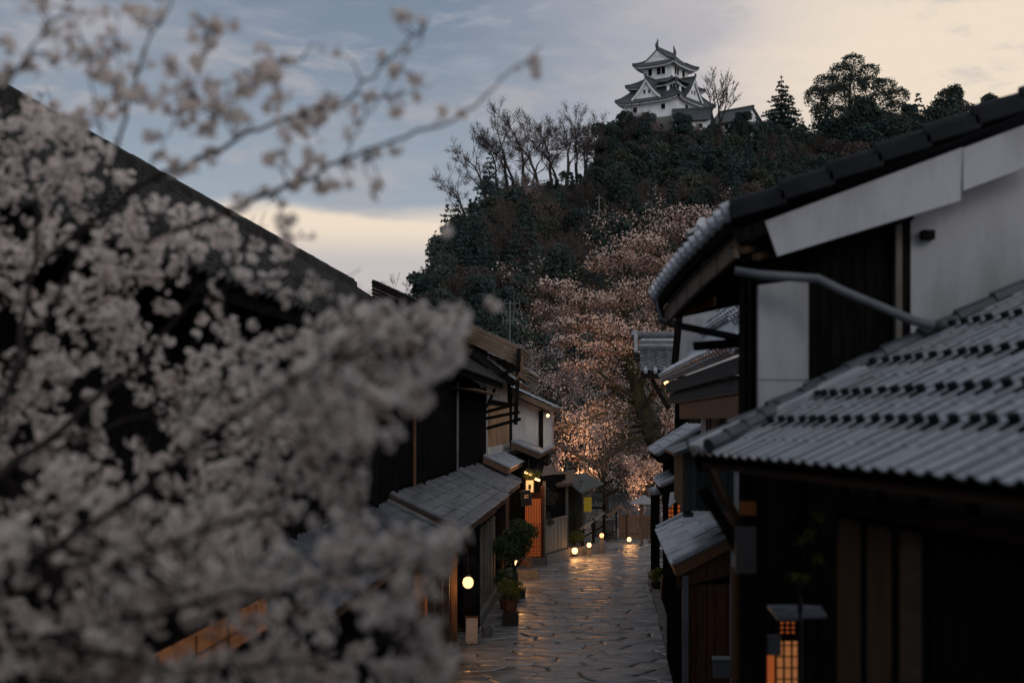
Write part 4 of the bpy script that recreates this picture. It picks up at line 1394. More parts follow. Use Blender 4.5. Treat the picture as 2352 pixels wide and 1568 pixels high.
    t = thing('climbing_plant', 'thin brown climbing plant on the grey plank side wall', 'plant', (-1.95, 49.5, 1.5))
    bush_crown((-1.95, 49.45, 2.35), .34, 600, .03, SCRUB, t, rng, 1.0)
    bush_crown((-2.0, 49.3, 1.55), .26, 450, .03, OLIVE, t, rng, 1.2)
    # entrance lamps
    for k, (u, v, lab) in enumerate(((1214, 1087, 'bright long lamp under the plants left over the lattice entrance'), (1234, 1101, 'bright small lamp at the right top of the lattice entrance'))):
        p = at(u, v, 48.6)
        t = thing('entrance_lamp', lab, 'lamp', p)
        mb = MB(); mb.tube([p + Vector((-.13, 0, .05)), p + Vector((.13, 0, -.05))] if k == 0 else [p + Vector((-.08, 0, .03)), p + Vector((.09, 0, -.03))], .036, 8); mb.build('tube', GLOW, t)
        mb = MB(); mb.tube([p + Vector((0, 0, .05)), p + Vector((0, .25, .5))], .012, 4); mb.build('bracket', BLACK, t)
        add_light('lamp_light', t, p + Vector((0, -.1, -.05)), 10, .25)
    p = at(1217, 1116, 48.7)
    t = thing('lattice_lantern', 'square lit paper lantern box hanging beside the lattice entrance', 'lantern', p)
    mb = MB(); mb.obox(p, (.14, 0, 0), (0, .1, 0), (0, 0, .2)); mb.build('paper', DIMPAPER, t)
    for s in (-1, 1):
        for q in (-1, 1):
            mb = MB(); mb.obox(p + Vector((s * .14, q * .1, 0)), (.014, 0, 0), (0, .014, 0), (0, 0, .22)); mb.build('frame_post', BLACK, t)
    mb = MB(); mb.obox(p + Vector((0, 0, .23)), (.17, 0, 0), (0, .13, 0), (0, 0, .02)); mb.build('cap', BLACK, t)
    mb = MB(); mb.obox(p + Vector((0, -.106, -.02)), (.045, 0, 0), (0, .004, 0), (0, 0, .08)); mb.build('crest_mark', BLACK, t)
    # black box sign with two orange strokes
    p = at(1208, 1143, 46.6)
    t = thing('box_sign', 'black hanging box sign with orange strokes at the corner of the shop roof', 'sign', p)
    mb = MB(); mb.obox(p, (.17, 0, .02), (0, .14, 0), (-.03, 0, .25)); mb.build('box', BLACK, t)
    for dz in (.09, .02):
        mb = MB(); mb.obox(p + Vector((.02, -.146, dz)), (.07, 0, .015), (0, .004, 0), (0, 0, .014)); mb.build('stroke', SHOJI, t)
    mb = MB(); mb.tube([p + Vector((0, 0, .25)), p + Vector((-.1, 0, .55))], .012, 4); mb.build('hanger', BLACK, t)
    p = at(1258, 954, 55.6)
    t = thing('wall_lamp', 'tiny lit bulb under the eave at the white gable corner', 'lamp', p)
    mb = MB(); mb.lathe([(.02, -.07), (.06, -.03), (.06, .03), (.02, .07)], p, 8); mb.build('bulb', GLOW, t)
    mb = MB(); mb.tube([p + Vector((0, 0, .06)), p + Vector((0, .2, .2))], .012, 4); mb.build('bracket', BLACK, t)
    add_light('lamp_light', t, p + Vector((.08, -.1, 0)), 5, .06)
lattice_house()

# ------------------------------------------------------------------ dark kiosk, kerb, ground lanterns, far gate
def far_end():
    rng = random.Random(4)
    h = thing('dark_kiosk', 'dark green black kiosk with a grey sloping canopy beyond the lattice house', 'kiosk', (-1.2, 56, 0))
    mb = MB(); mb.box(-2.6, 54.4, 0, -.86, 60, 2.7); mb.build('wall', GREENBLACK, h)
    c = [at(1297, 1100, 54), at(1335, 1132, 53.2), at(1388, 1110, 55.2), at(1345, 1085, 57)]
    mb = MB(); mb.slab(c[0], c[1], c[2], c[3], .06); mb.build('canopy', AWNING, h)
    mb = MB(); mb.tube([c[1], (c[1].x, 54.4, 1.7)], .02, 5); mb.build('canopy_stay', BLACK, h)
    mb = MB(); mb.tube([(-1.45, 54.3, 0), (-1.45, 54.3, 3.3)], .04, 6); mb.build('drain_pipe', PIPE, h)
    mb = MB(); mb.box(-1.15, 54.36, .9, -.9, 54.42, 1.85); w = mb.build('window', BLACK, h)
    mb = MB()
    for x in (-1.17, -.90): mb.box(x, 54.34, .85, x + .03, 54.40, 1.9)
    mb.box(-1.17, 54.34, .85, -.87, 54.40, .89); mb.build('window_frame', BROWNWOOD, w)
    mb = MB(); mb.tube([(-1.05, 53.9, 2.9), (-.85, 53.9, 2.35), (-.85, 53.9, 2.1)], .025, 5); mb.build('hook_bracket', COPPER, h)
    p = at(1350, 1158, 54.6)
    t = thing('cloth_sign', 'bright yellow cloth hanging at the edge of the dark kiosk', 'sign', p)
    mb = MB(); mb.obox(p, (.15, 0, 0), (0, .01, 0), (0, 0, .28)); mb.build('cloth', YELLOW, t)
    mb = MB(); mb.tube([p + Vector((-.18, 0, .29)), p + Vector((.18, 0, .29))], .015, 5); mb.build('rod', BROWNWOOD, t)
    # kerb island with rail
    isl = MB()
    isl.prism([(-1.5, 52.2, 0), (-1.1, 52.2, 0), (-.5, 52.8, 0), (.0, 53.5, 0), (.06, 54.6, 0), (-.1, 57, 0), (-1.5, 57, 0)], (0, 0, .32))
    tag(isl.build('kerb_stone', STONE, loc=(-.7, 54, 0)), 'curved stone kerb bed with ground lanterns at the end of the street', 'kerb')
    f = thing('hand_rail', 'weathered wooden rail sloping down beside the kerb bed', 'railing', (-.4, 54, .32))
    for p0, p1 in (((-.85, 53.1, .32), (-.85, 53.1, 1.0)), ((-.05, 55.5, .32), (-.05, 55.5, 1.75)), ((-.45, 54.3, .32), (-.45, 54.3, 1.25))):
        mb = MB(); mb.beam(p0, p1, .11, .11, (0, 1, 0)); mb.build('post', DARKWOOD, f)
    mb = MB(); mb.beam((-.9, 53.0, .95), (-.02, 55.6, 1.42), .09, .08); mb.build('rail', GREYWOOD, f)
    mb = MB(); mb.beam((-.9, 55.4, 1.62), (-.0, 55.5, 1.58), .07, .08); mb.build('rail', DARKWOOD, f)
    mb = MB(); mb.beam((-.9, 53.0, .6), (-.02, 55.6, .9), .05, .05); mb.build('rail', DARKWOOD, f)
    # round bush and fern
    t = thing('round_bush', 'small ball shaped bush before the dark kiosk wall', 'bush', (-1.15, 53.4, .32))
    mb = MB(); mb.tube([(-1.15, 53.4, .3), (-1.12, 53.4, .8), (-1.15, 53.4, 1.1)], [.05, .04, .02], 5); mb.build('trunk', BARK, t)
    bush_crown((-1.15, 53.4, 1.3), .36, 1500, .03, OLIVE, t, rng)
    t = thing('fern_clump', 'low spreading green clump behind the first ground lantern', 'plant', (-1.1, 52.7, .32))
    bush_crown((-1.1, 52.75, .62), .42, 1400, .035, SHRUB, t, rng, .5)
    labs = ['brightest ground lantern standing at the foot of the round bush', 'second ground lantern on a low stone by the wooden rail', 'reddish ground lantern at the far corner of the kerb bed', 'single ground lantern glowing in front of the far wooden fence']
    for k, (u, v, Y, s, pw) in enumerate(((1320, 1264, 52.0, .95, 12), (1353, 1251, 52.4, .72, 8), (1382, 1229, 53.3, .7, 8), (1445, 1238, 57.5, .75, 10))):
        p = at(u, v, Y)
        base = p.z - .16 * s
        t = thing('ground_lantern', labs[k], 'lantern', (p.x, p.y, max(0, base)), 'lanterns on the ground at the street end')
        mb = MB(); mb.lathe([(.05 * s, -.13 * s), (.085 * s, -.10 * s), (.11 * s, -.05 * s), (.115 * s, 0), (.105 * s, .05 * s), (.08 * s, .095 * s), (.04 * s, .12 * s)], p, 12); mb.build('globe', PAPER if k != 2 else REDPAPER, t, smooth=True)
        mb = MB(); mb.lathe([(.13 * s, -.20 * s), (.12 * s, -.13 * s), (.06 * s, -.12 * s)], p, 10); mb.build('base', BLACK, t)
        if p.z - .2 * s > .05:
            mb = MB(); zb = .0 if k in (0, 3) else .0; mb.box(p.x - .09, p.y - .09, zb, p.x + .09, p.y + .09, p.z - .2 * s); mb.build('block', STONE, t)
        mb = MB(); mb.lathe([(.09 * s, .12 * s), (.03 * s, .17 * s)], p, 10); mb.build('cap', BLACK, t)
        if k == 0:
            mb = MB(); mb.box(p.x - .38, p.y - .05, .0, p.x - .20, p.y + .1, .34); mb.build('red_box', ORANGEB, t)
        add_light('lantern_light', t, p + Vector((.06, -.16, .12)), pw, .30)
    # far wooden fence with gate posts
    f = thing('wooden_fence', 'dark plank fence closing the far end of the street', 'fence', (1.2, 59.5, 0))
    for k in range(9):
        x = .66 + k * .145
        mb = MB(); mb.box(x, 59.4, .05, x + .13, 59.44 + rng.uniform(0, .02), 1.05 + rng.uniform(-.02, .02)); mb.build('plank', BROWNWOOD, f)
    for x in (.62, .98, 1.98):
        mb = MB(); mb.box(x - .05, 59.3, 0, x + .05, 59.42, 1.3 if x < 1 else 1.2); mb.build('post', BROWNWOOD if x < 1 else DARKWOOD, f)
    mb = MB(); mb.box(.6, 59.36, .25, 2.0, 59.40, .32); mb.build('rail', BROWNWOOD, f)
    mb = MB(); mb.box(.6, 59.36, .92, 2.0, 59.40, .99); mb.build('rail', BROWNWOOD, f)
    mb = MB(); mb.prism([(.12, 59.2, 1.0), (.62, 59.2, 1.45), (1.0, 59.2, 1.15), (1.0, 59.2, 1.05), (.62, 59.2, 1.35), (.15, 59.2, .9)], (0, .7, 0)); mb.build('gate_roof', BROWNFLAT, f)
    mb = MB(); mb.box(.42, 59.3, 0, .50, 59.4, 1.2); mb.build('post', DARKWOOD, f)
    t = thing('stone_basin', 'low pale stone basin on the ground left of the far fence', 'basin', (-.15, 60.5, 0))
    mb = MB(); mb.lathe([(.42, 0), (.55, .62), (.6, .8), (.5, .8), (.42, .72)], (-.1, 60.5, .0), 12); mb.build('bowl', STONE, t)
    t = thing('low_shrub', 'low green ground shrub behind the kerb bed at the street end', 'shrub', (.2, 58.6, 0))
    bush_crown((.15, 58.8, .22), .45, 900, .04, OLIVE, t, rng, .4)
    # two capped gate pillars on the right
    for (u, v0, v1, Y, w, lab, hh) in ((1505, 1128, 1340, 45.0, .46, 'dark gate pillar with a rounded pale cap beside the right houses', .24), (1474, 1147, 1250, 57.0, .85, 'farther gate pillar with a wide flat pale cap by the fence', .34)):
        p = at(u, v0, Y)
        t = thing('gate_pillar', lab, 'pillar', (p.x, p.y, 0))
        mb = MB(); mb.box(p.x - (.14 if w < .5 else .06), p.y - .12, 0, p.x + (.14 if w < .5 else .06), p.y + .12, p.z - .1); mb.build('shaft', DARKWOOD if w < .5 else BROWNWOOD, t)
        mb = MB()
        if w < .5:
            mb.lathe([(w * .5, -.10), (w * .52, 0), (w * .42, .1), (w * .15, .15)], p, 12)
        else:
            mb.prism([(p.x - w * .55, p.y - .35, p.z - .16), (p.x + w * .5, p.y - .35, p.z - .16), (p.x + w * .5, p.y - .35, p.z - .02), (p.x + w * .1, p.y - .35, p.z + .18), (p.x - w * .5, p.y - .35, p.z - .08)], (0, .7, 0))
        mb.build('cap', STEEL, t)
        mb = MB(); mb.box(p.x - .11, p.y - .1, p.z - .34, p.x + .11, p.y + .1, p.z - .1); mb.build('neck', PLASTER2, t)
REDPAPER = mat('lit_red_paper', (.8, .4, .3), .7, .2, emit=(1, .32, .12), es=3.0)
far_end()
METER = mat('dull_grey_metal', (.085, .08, .076), .5, .4, (.11, .105, .10), 6)
DOORB = mat('warm_lit_door_board', (.085, .048, .025), .5, .3, (.14, .08, .042), 4, stretch=(8, 8, .5), bump=.25)  # brown raised to stand in for warm light from the lit window
# ------------------------------------------------------------------ nearest right house with the big wet tiled roof
def tiled_house():
    rng = random.Random(31)
    E0 = Vector((.675, 10.5, 0))
    e = Vector((.187, -.982, 0)).normalized()
    sx = Vector((.982, .187, 0)).normalized()
    def Q(t, s, z): return E0 + e * t + sx * s + Vector((0, 0, z))
    h = thing('tiled_house', 'near right house with large wet grey tiled lower roof and dark timber front', 'house', Q(0, .5, 0))
    ze, pitch = 4.76, .468
    Ls = 4.2
    up = (sx + Vector((0, 0, pitch))).normalized()
    n = e.cross(up)
    if n.z < 0: n = -n
    mb = MB(); mb.slab(Q(-.02, 0, ze), Q(7.2, 0, ze), Q(7.2, Ls, ze + Ls * pitch), Q(-.02, Ls, ze + Ls * pitch), .07)
    rf = mb.build('roof', DARKWOOD, h)
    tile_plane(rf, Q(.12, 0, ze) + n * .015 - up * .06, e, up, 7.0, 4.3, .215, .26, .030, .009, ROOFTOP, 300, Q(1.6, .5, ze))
    # rows of small snow guard loops
    for s0 in (.41, .80, 1.33, 1.95):
        mb = MB()
        for k in range(32):
            if rng.random() < .03: continue
            p = Q(.12 + (k + .36) * .2121 + rng.uniform(-.015, .015), s0 + rng.uniform(-.012, .012), ze + s0 * pitch) + n * .03
            mb.obox(p + n * .018, e * .036, up * .016, n * .040)
            mb.obox(p + n * .006 - up * .05, e * .022, up * .028, n * .018)
        mb.build('snow_guards', TILE_DARK, rf, kind='stuff')
    # far verge: stepped cover tiles
    k = 0
    s = 0.0
    while s < 4.0:
        a, b = Q(.02, s - .03, ze + (s - .03) * pitch) + n * .05, Q(.02, s + .30, ze + (s + .30) * pitch) + n * .035
        mb = MB(); mb.tube([a, b], [.075, .062], 8); mb.build('verge_tile', TILE, rf)
        mb = MB(); mb.beam(a - n * .12 - e * .06, b - n * .12 - e * .06, .02, .15, up=n); mb.build('verge_board', DARKWOOD, rf)
        s += .30
    for k in range(3):
        mb = MB(); mb.tube([Q(.14 + k * .12, -.06, ze - .01) + n * .05, Q(.14 + k * .12, 1.2, ze + 1.2 * pitch) + n * .05], .04, 7); mb.build('roll_tile', ROOFTOP, rf)
    mb = MB(); mb.lathe([(.10, -.03), (.10, .03)], (0, 0, 0), 12)
    # hip ridge running up to the verge
    hp = [Q(.62, -.04, ze - .01), Q(.34, .55, ze + .55 * pitch), Q(.06, 1.35, ze + 1.35 * pitch)]
    for a, b in zip(hp, hp[1:]):
        for k in range(4):
            p, q = a.lerp(b, k / 4), a.lerp(b, (k + 1.04) / 4)
            mb = MB(); mb.tube([p + n * .075, q + n * .065], [.062, .054], 8); mb.build('hip_tile', TILE, rf)
    # eave fascia, rafters, wall
    mb = MB(); mb.beam(Q(0, .06, ze - .085), Q(7.2, .06, ze - .085), .04, .05); mb.build('fascia', BROWNWOOD, rf)
    for k in range(22):
        t = .25 + k * .32
        mb = MB(); mb.beam(Q(t, .16, ze + .08 * pitch - .10), Q(t, 1.0, ze + .92 * pitch - .10), .06, .06); mb.build('rafter', DARKWOOD, rf)
    zb = 4.45
    mb = MB(); mb.obox(Q(4.5, 1.55, 2.2), e * 2.75, sx * 1.1, (0, 0, 2.24)); mb.build('wall', DARKWOOD, h)
    mb = MB(); mb.obox(Q(4.5, .46, zb + .04), e * 2.8, sx * .05, (0, 0, .05)); mb.build('beam', BROWNWOOD, h)
    for k in range(9):       # plaster panels between short struts under the eave
        t = 1.85 + k * .6
        mb = MB(); mb.obox(Q(t + .28, .50, zb + .23), e * .24, sx * .02, (0, 0, .14)); mb.build('plaster_panel', PLASTER, h)
        mb = MB(); mb.obox(Q(t, .48, zb + .24), e * .035, sx * .035, (0, 0, .16)); mb.build('strut', DARKWOOD, h)
    t = 1.86
    k = 0
    while t < 6.8:
        w = (.42, .40, .34, .46, .38)[k % 5]
        m = (DOORB, DOORB, BROWNFLAT, DARKWOOD, DARKWOOD)[min(k, 4)]
        mb = MB(); mb.obox(Q(t + w / 2, .42 + rng.uniform(0, .02), 2.2), e * (w / 2 - .015), sx * .02, (0, 0, 2.2)); mb.build('door_board', m, h)
        mb = MB(); mb.obox(Q(t + w + .03, .425, 2.2), e * .03, sx * .022, (0, 0, 2.22)); mb.build('door_post', DARKWOOD, h)
        t += w + .07
        k += 1
    # corner post with bracket, pipe and meter box
    mb = MB(); p = Q(.1, .42, 0); mb.obox(p + Vector((0, 0, 2.3)), e * .07, sx * .07, (0, 0, 2.3)); mb.build('corner_post', DARKWOOD, h)
    mb = MB(); mb.beam(Q(.1, .36, 3.95), Q(.1, .02, 4.5), .06, .07); mb.build('bracket', DARKWOOD, h)
    mb = MB(); mb.tube([Q(.0, .10, 4.66), Q(-.02, .22, 4.42), Q(-.02, .30, 4.30), Q(-.02, .30, 4.05), Q(-.02, .36, 3.98)], .035, 8); mb.build('down_pipe', COPPER, h)
    mb = MB(); mb.tube([Q(-.02, .30, 3.92), Q(-.02, .30, 3.2), Q(-.02, .30, 0)], .032, 8); mb.build('down_pipe', COPPER, h)
    p = at(1712, 1262, 10.3)
    mb = MB(); mb.obox(p, (.075, 0, 0), (0, .05, 0), (0, 0, .165)); bx = mb.build('meter_box', METER, h)
    mb = MB(); mb.obox(p + Vector((.02, -.052, 0)), (.045, 0, 0), (0, .004, 0), (0, 0, .14)); mb.build('meter_door', METER, bx)
    mb = MB(); mb.obox(p + Vector((.02, .02, .30)), (.06, 0, 0), (0, .02, 0), (0, 0, .05)); mb.build('small_board', ORANGEB, h)
    return h
tiled_house()

# ------------------------------------------------------------------ taller right house with the white gable
def gable_house():
    rng = random.Random(12)
    h = thing('gable_house', 'tall right house with broad white bargeboard, white gable wall and dark curved eave', 'house', (1.6, 12, 0))
    yg = 11.0
    sl = .387
    def ev(f):           # curved eave line towards the street
        return Vector((.976 - .456 * f - .05 * math.sin(math.pi * f), yg + 3.2 * f, 6.57 - .37 * f ** .9))
    Nf = 8
    mb = MB()
    top, bot = [], []
    for i in range(Nf + 1):
        a = ev(i / Nf)
        top += [a, Vector((a.x + 4.2, a.y, a.z + 4.2 * sl))]
    bot = [p - Vector((0, 0, .07)) for p in top]
    n = len(top)
    fs = []
    for i in range(Nf):
        fs.append((2 * i, 2 * i + 2, 2 * i + 3, 2 * i + 1)[::-1])
        fs.append((n + 2 * i, n + 2 * i + 2, n + 2 * i + 3, n + 2 * i + 1))
        fs.append((2 * i, n + 2 * i, n + 2 * i + 2, 2 * i + 2))
    mb.add(top + bot, fs)
    rf = mb.build('roof', TILE, h)
    nb = 17
    for k in range(nb):       # round eave tile ends with their roll tiles
        a = ev(k / (nb - 1))
        d = Vector((1, 0, sl)).normalized()
        mb = MB()
        mb.tube([a - d * .07 + Vector((0, 0, .05)), a + d * .03 + Vector((0, 0, .055)), a + d * .05 + Vector((0, 0, .05)), a + d * 1.4 + Vector((0, 0, .045))], [.078, .078, .052, .050], 10)
        mb.build('eave_tile', TILE_LIGHT, rf)
    for k in range(nb - 1):
        a, b = ev(k / (nb - 1)), ev((k + 1) / (nb - 1))
        mb = MB(); mb.beam(a + Vector((0, 0, -.07)), b + Vector((0, 0, -.07)), .05, .11); mb.build('eave_batten', DARKWOOD, rf)
    for k in range(6):
        a, b = ev(k / 6 + .01), ev((k + 1) / 6 - .004)
        mb = MB(); mb.beam(a + Vector((.05, 0, -.22)), b + Vector((.05, 0, -.22)), .04, .17); mb.build('eave_board', BROWNFLAT, rf)
    mb = MB(); mb.slab((.99, yg + .05, 6.36), (.56, 14.1, 6.02), (1.9, 14.1, 6.3), (1.9, yg + .05, 6.62), .04); mb.build('soffit', DARKWOOD, rf)
    # verge: overlapping dark tiles, each a step proud
    x = .98
    k = 0
    while x < 4.6:
        L = .385
        z0 = 6.56 + (x - .976) * sl
        a = Vector((x - .02, yg - .13, z0 + .02)); b = Vector((x + L, yg - .13, z0 + (L) * sl - .01))
        mb = MB(); mb.beam(a, b, .15, .10, up=(0, 0, 1)); mb.tube([a + Vector((0, .02, .055)), b + Vector((0, .02, .05))], .055, 8)
        mb.build('verge_tile', TILE_DARK, rf)
        x += L - .015
        k += 1
    # white bargeboards
    P = lambda u, v, Y=10.92: at(u, v, Y)
    mb = MB(); mb.prism([P(1757, 508), P(2212, 338), P(2206, 461), P(1786, 588)], (0, .06, 0)); mb.build('bargeboard', PLASTER, h)
    mb = MB(); mb.prism([P(2213, 340), P(2420, 262), P(2420, 361), P(2212, 438)], (0, .06, 0)); mb.build('bargeboard', PLASTER, h)
    mb = MB(); mb.beam(at(1690, 545, 10.95), at(2420, 290, 10.95), .05, .10); mb.build('verge_beam', DARKWOOD, h)
    # gable wall pieces
    mb = MB(); mb.prism([(1.22, 11.5, 0), (6.0, 11.5, 0), (6.0, 11.5, 7.6), (4.0, 11.5, 7.55), (1.22, 11.5, 6.5)], (0, 1.5, 0)); mb.build('wall', DARKWOOD, h)
    mb = MB(); mb.prism([P(1742, 655, 11.2), P(1857, 640, 11.2), P(1857, 945, 11.2), P(1742, 945, 11.2)], (0, .3, 0)); pl = mb.build('white_pillar', PLASTER, h)
    mb = MB(); mb.obox(P(1800, 872, 11.198), (.195, 0, 0), (0, .003, 0), (0, 0, .003)); mb.build('joint', PIPE, pl)
    for k in range(8):
        x = 1.62 + k * .095
        mb = MB(); mb.box(x, 11.42 - rng.uniform(0, .015), 3.2, x + .088, 11.49, 6.7); mb.build('gable_board', DARKWOOD, h)
    for u0, u1, m in ((2058, 2072, GREYWOOD), (2072, 2092, DARKWOOD)):
        a, b = P(u0, 560, 11.3), P(u1, 830, 11.3)
        mb = MB(); mb.box(a.x, 11.3, b.z, b.x, 11.45, a.z + .25); mb.build('gable_post', m, h)
    mb = MB(); mb.prism([P(2092, 470, 11.3), P(2480, 330, 11.3), P(2480, 900, 11.3), P(2092, 900, 11.3)], (0, .18, 0)); mb.build('gable_plaster', PLASTER, h)
    mb = MB(); mb.obox(P(2130, 540, 11.25), (.05, 0, 0), (0, .06, 0), (0, 0, .035)); mb.build('beam_end', DARKWOOD, h)
    mb = MB(); mb.beam(P(1690, 580, 11.2), P(2090, 480, 11.2), .12, .18); mb.build('tie_beam', DARKWOOD, h)
    for k, (u, v) in enumerate(((1705, 575), (1735, 590), (1720, 545))):
        mb = MB(); mb.beam(P(u, v, 11.0), P(u + 45, v - 12, 11.3), .05, .05); mb.build('rafter_end', BROWNWOOD, h)
    for u in (1706, 1722, 1738):
        a = P(u, 700, 11.35)
        mb = MB(); mb.box(a.x - .02, 11.33, 4.9, a.x + .015, 11.5, 6.2); mb.build('side_board', DARKWOOD, h)
    # rain pipes
    pts = [P(1688, 622, 10.98), P(1740, 630, 10.95), P(1880, 640, 10.85), P(1935, 668, 10.82), P(2095, 735, 10.7), P(2178, 758, 10.66)]
    mb = MB(); mb.tube(pts, .036, 9); mb.build('grey_pipe', PIPE, h, smooth=True)
    mb = MB(); mb.tube([P(2150, 748, 10.67), P(2185, 762, 10.65)], .045, 9); mb.build('pipe_joint', BLACK, h)
    mb = MB(); mb.tube([P(1514, 690, 14.0), P(1520, 735, 13.9), P(1545, 745, 13.7), P(1702, 777, 13.1)], .036, 8); mb.build('black_pipe', BLACK, h, smooth=True)
    mb = MB(); mb.beam(P(1598, 795, 13.3), P(1705, 787, 13.0), .09, .08); mb.build('beam_end', DARKWOOD, h)
    a = [P(1568, 700, 13.6), P(1640, 672, 13.2), P(1640, 700, 13.2), P(1568, 722, 13.6)]
    mb = MB(); mb.prism(a, (0.02, .05, 0)); mb.build('orange_lit_board', ORANGEB, h)  # orange base colour stands in for warm light on the soffit corner
    # stacked tiles where the lower roof meets the wall
    for k in range(5):
        z = 4.83 + k * .045
        mb = MB(); mb.obox((1.22 + .02 * k + rng.uniform(-.02, .02), 10.95, z), (.20 - .015 * k, 0, .01), (0, .1, 0), (0, 0, .02)); mb.build('stacked_tile', TILE_MID, h)
    # lit paper window of the lower floor seen through the open porch
    x0, x1 = at(1752, 1500, 11.4).x, at(1838, 1500, 11.4).x
    mb = MB(); mb.box(x0, 11.45, 2.2, x0 + .10, 11.48, 3.22); mb.build('orange_shutter', REDGLOW, h)
    mb = MB(); mb.box(x0 + .12, 11.45, 2.2, x1, 11.48, 3.22); w = mb.build('lit_window', SHOJI, h)
    mb = MB()
    for k in range(4): 
        x = x0 + .11 + k * (x1 - x0 - .11) / 3
        mb.box(x - .007, 11.42, 2.2, x + .007, 11.445, 3.24)
    for k in range(12): mb.box(x0 + .11, 11.425, 2.2 + k * .09, x1, 11.44, 2.208 + k * .09)
    mb.build('window_lattice', DARKWOOD, w, kind='stuff')
    p = at(1815, 1440, 11.3)
    mb = MB()
    mb.obox(p, (.09, 0, 0), (0, .005, 0), (0, 0, .055)); lw = mb.build('small_window', REDGLOW, h)
    mb = MB()
    for k in range(5): mb.obox(p + Vector((-.09 + k * .045, -.012, 0)), (.011, 0, 0), (0, .004, 0), (0, 0, .06))
    for k in range(4): mb.obox(p + Vector((0, -.014, -.055 + k * .037)), (.09, 0, 0), (0, .004, 0), (0, 0, .010))
    mb.build('window_lattice', DARKWOOD, lw, kind='stuff')
    # little roofs of a lantern case below
    a = at(1758, 1395, 10.6)
    mb = MB(); mb.slab(at(1762, 1388, 10.9), at(1832, 1388, 10.9), at(1835, 1418, 10.4), at(1785, 1418, 10.4), .02); mb.build('small_roof', TILE_MID, h)
    mb = MB(); mb.slab(at(1842, 1388, 10.9), at(1885, 1390, 10.9), at(1900, 1412, 10.4), at(1842, 1414, 10.4), .02); mb.build('small_roof', TILE_MID, h)
    mb = MB(); mb.tube([at(1838, 1568, 10.6), at(1838, 1370, 10.6)], .022, 6); mb.build('porch_post', BLACK, h)
    mb = MB(); mb.obox(at(1775, 1480, 10.5), (.055, 0, 0), (0, .05, 0), (0, 0, .07)); mb.build('wall_box', PIPE, h)
    t = thing('potted_branch', 'thin plant with a few bright green leaf tufts in the dark porch', 'plant', (1.35, 10.2, 2.6))
    for k, (u, v, r) in enumerate(((1842, 1240, .055), (1858, 1228, .03), (1878, 1188, .03), (1826, 1322, .04), (1846, 1330, .04), (1880, 1284, .03))):
        bush_crown(at(u, v, 10.2), r, 60, .02, YSHRUB, t, rng, .8)
    mb = MB(); mb.tube([at(1838, 1568, 10.25), at(1838, 1400, 10.2), at(1845, 1245, 10.2)], [.012, .01, .005], 5); mb.tube([at(1838, 1400, 10.2), at(1826, 1322, 10.2)], .006, 4); mb.tube([at(1842, 1300, 10.2), at(1880, 1190, 10.2)], .006, 4)
    mb.build('stem', BARK, t)
    return h
gable_house()

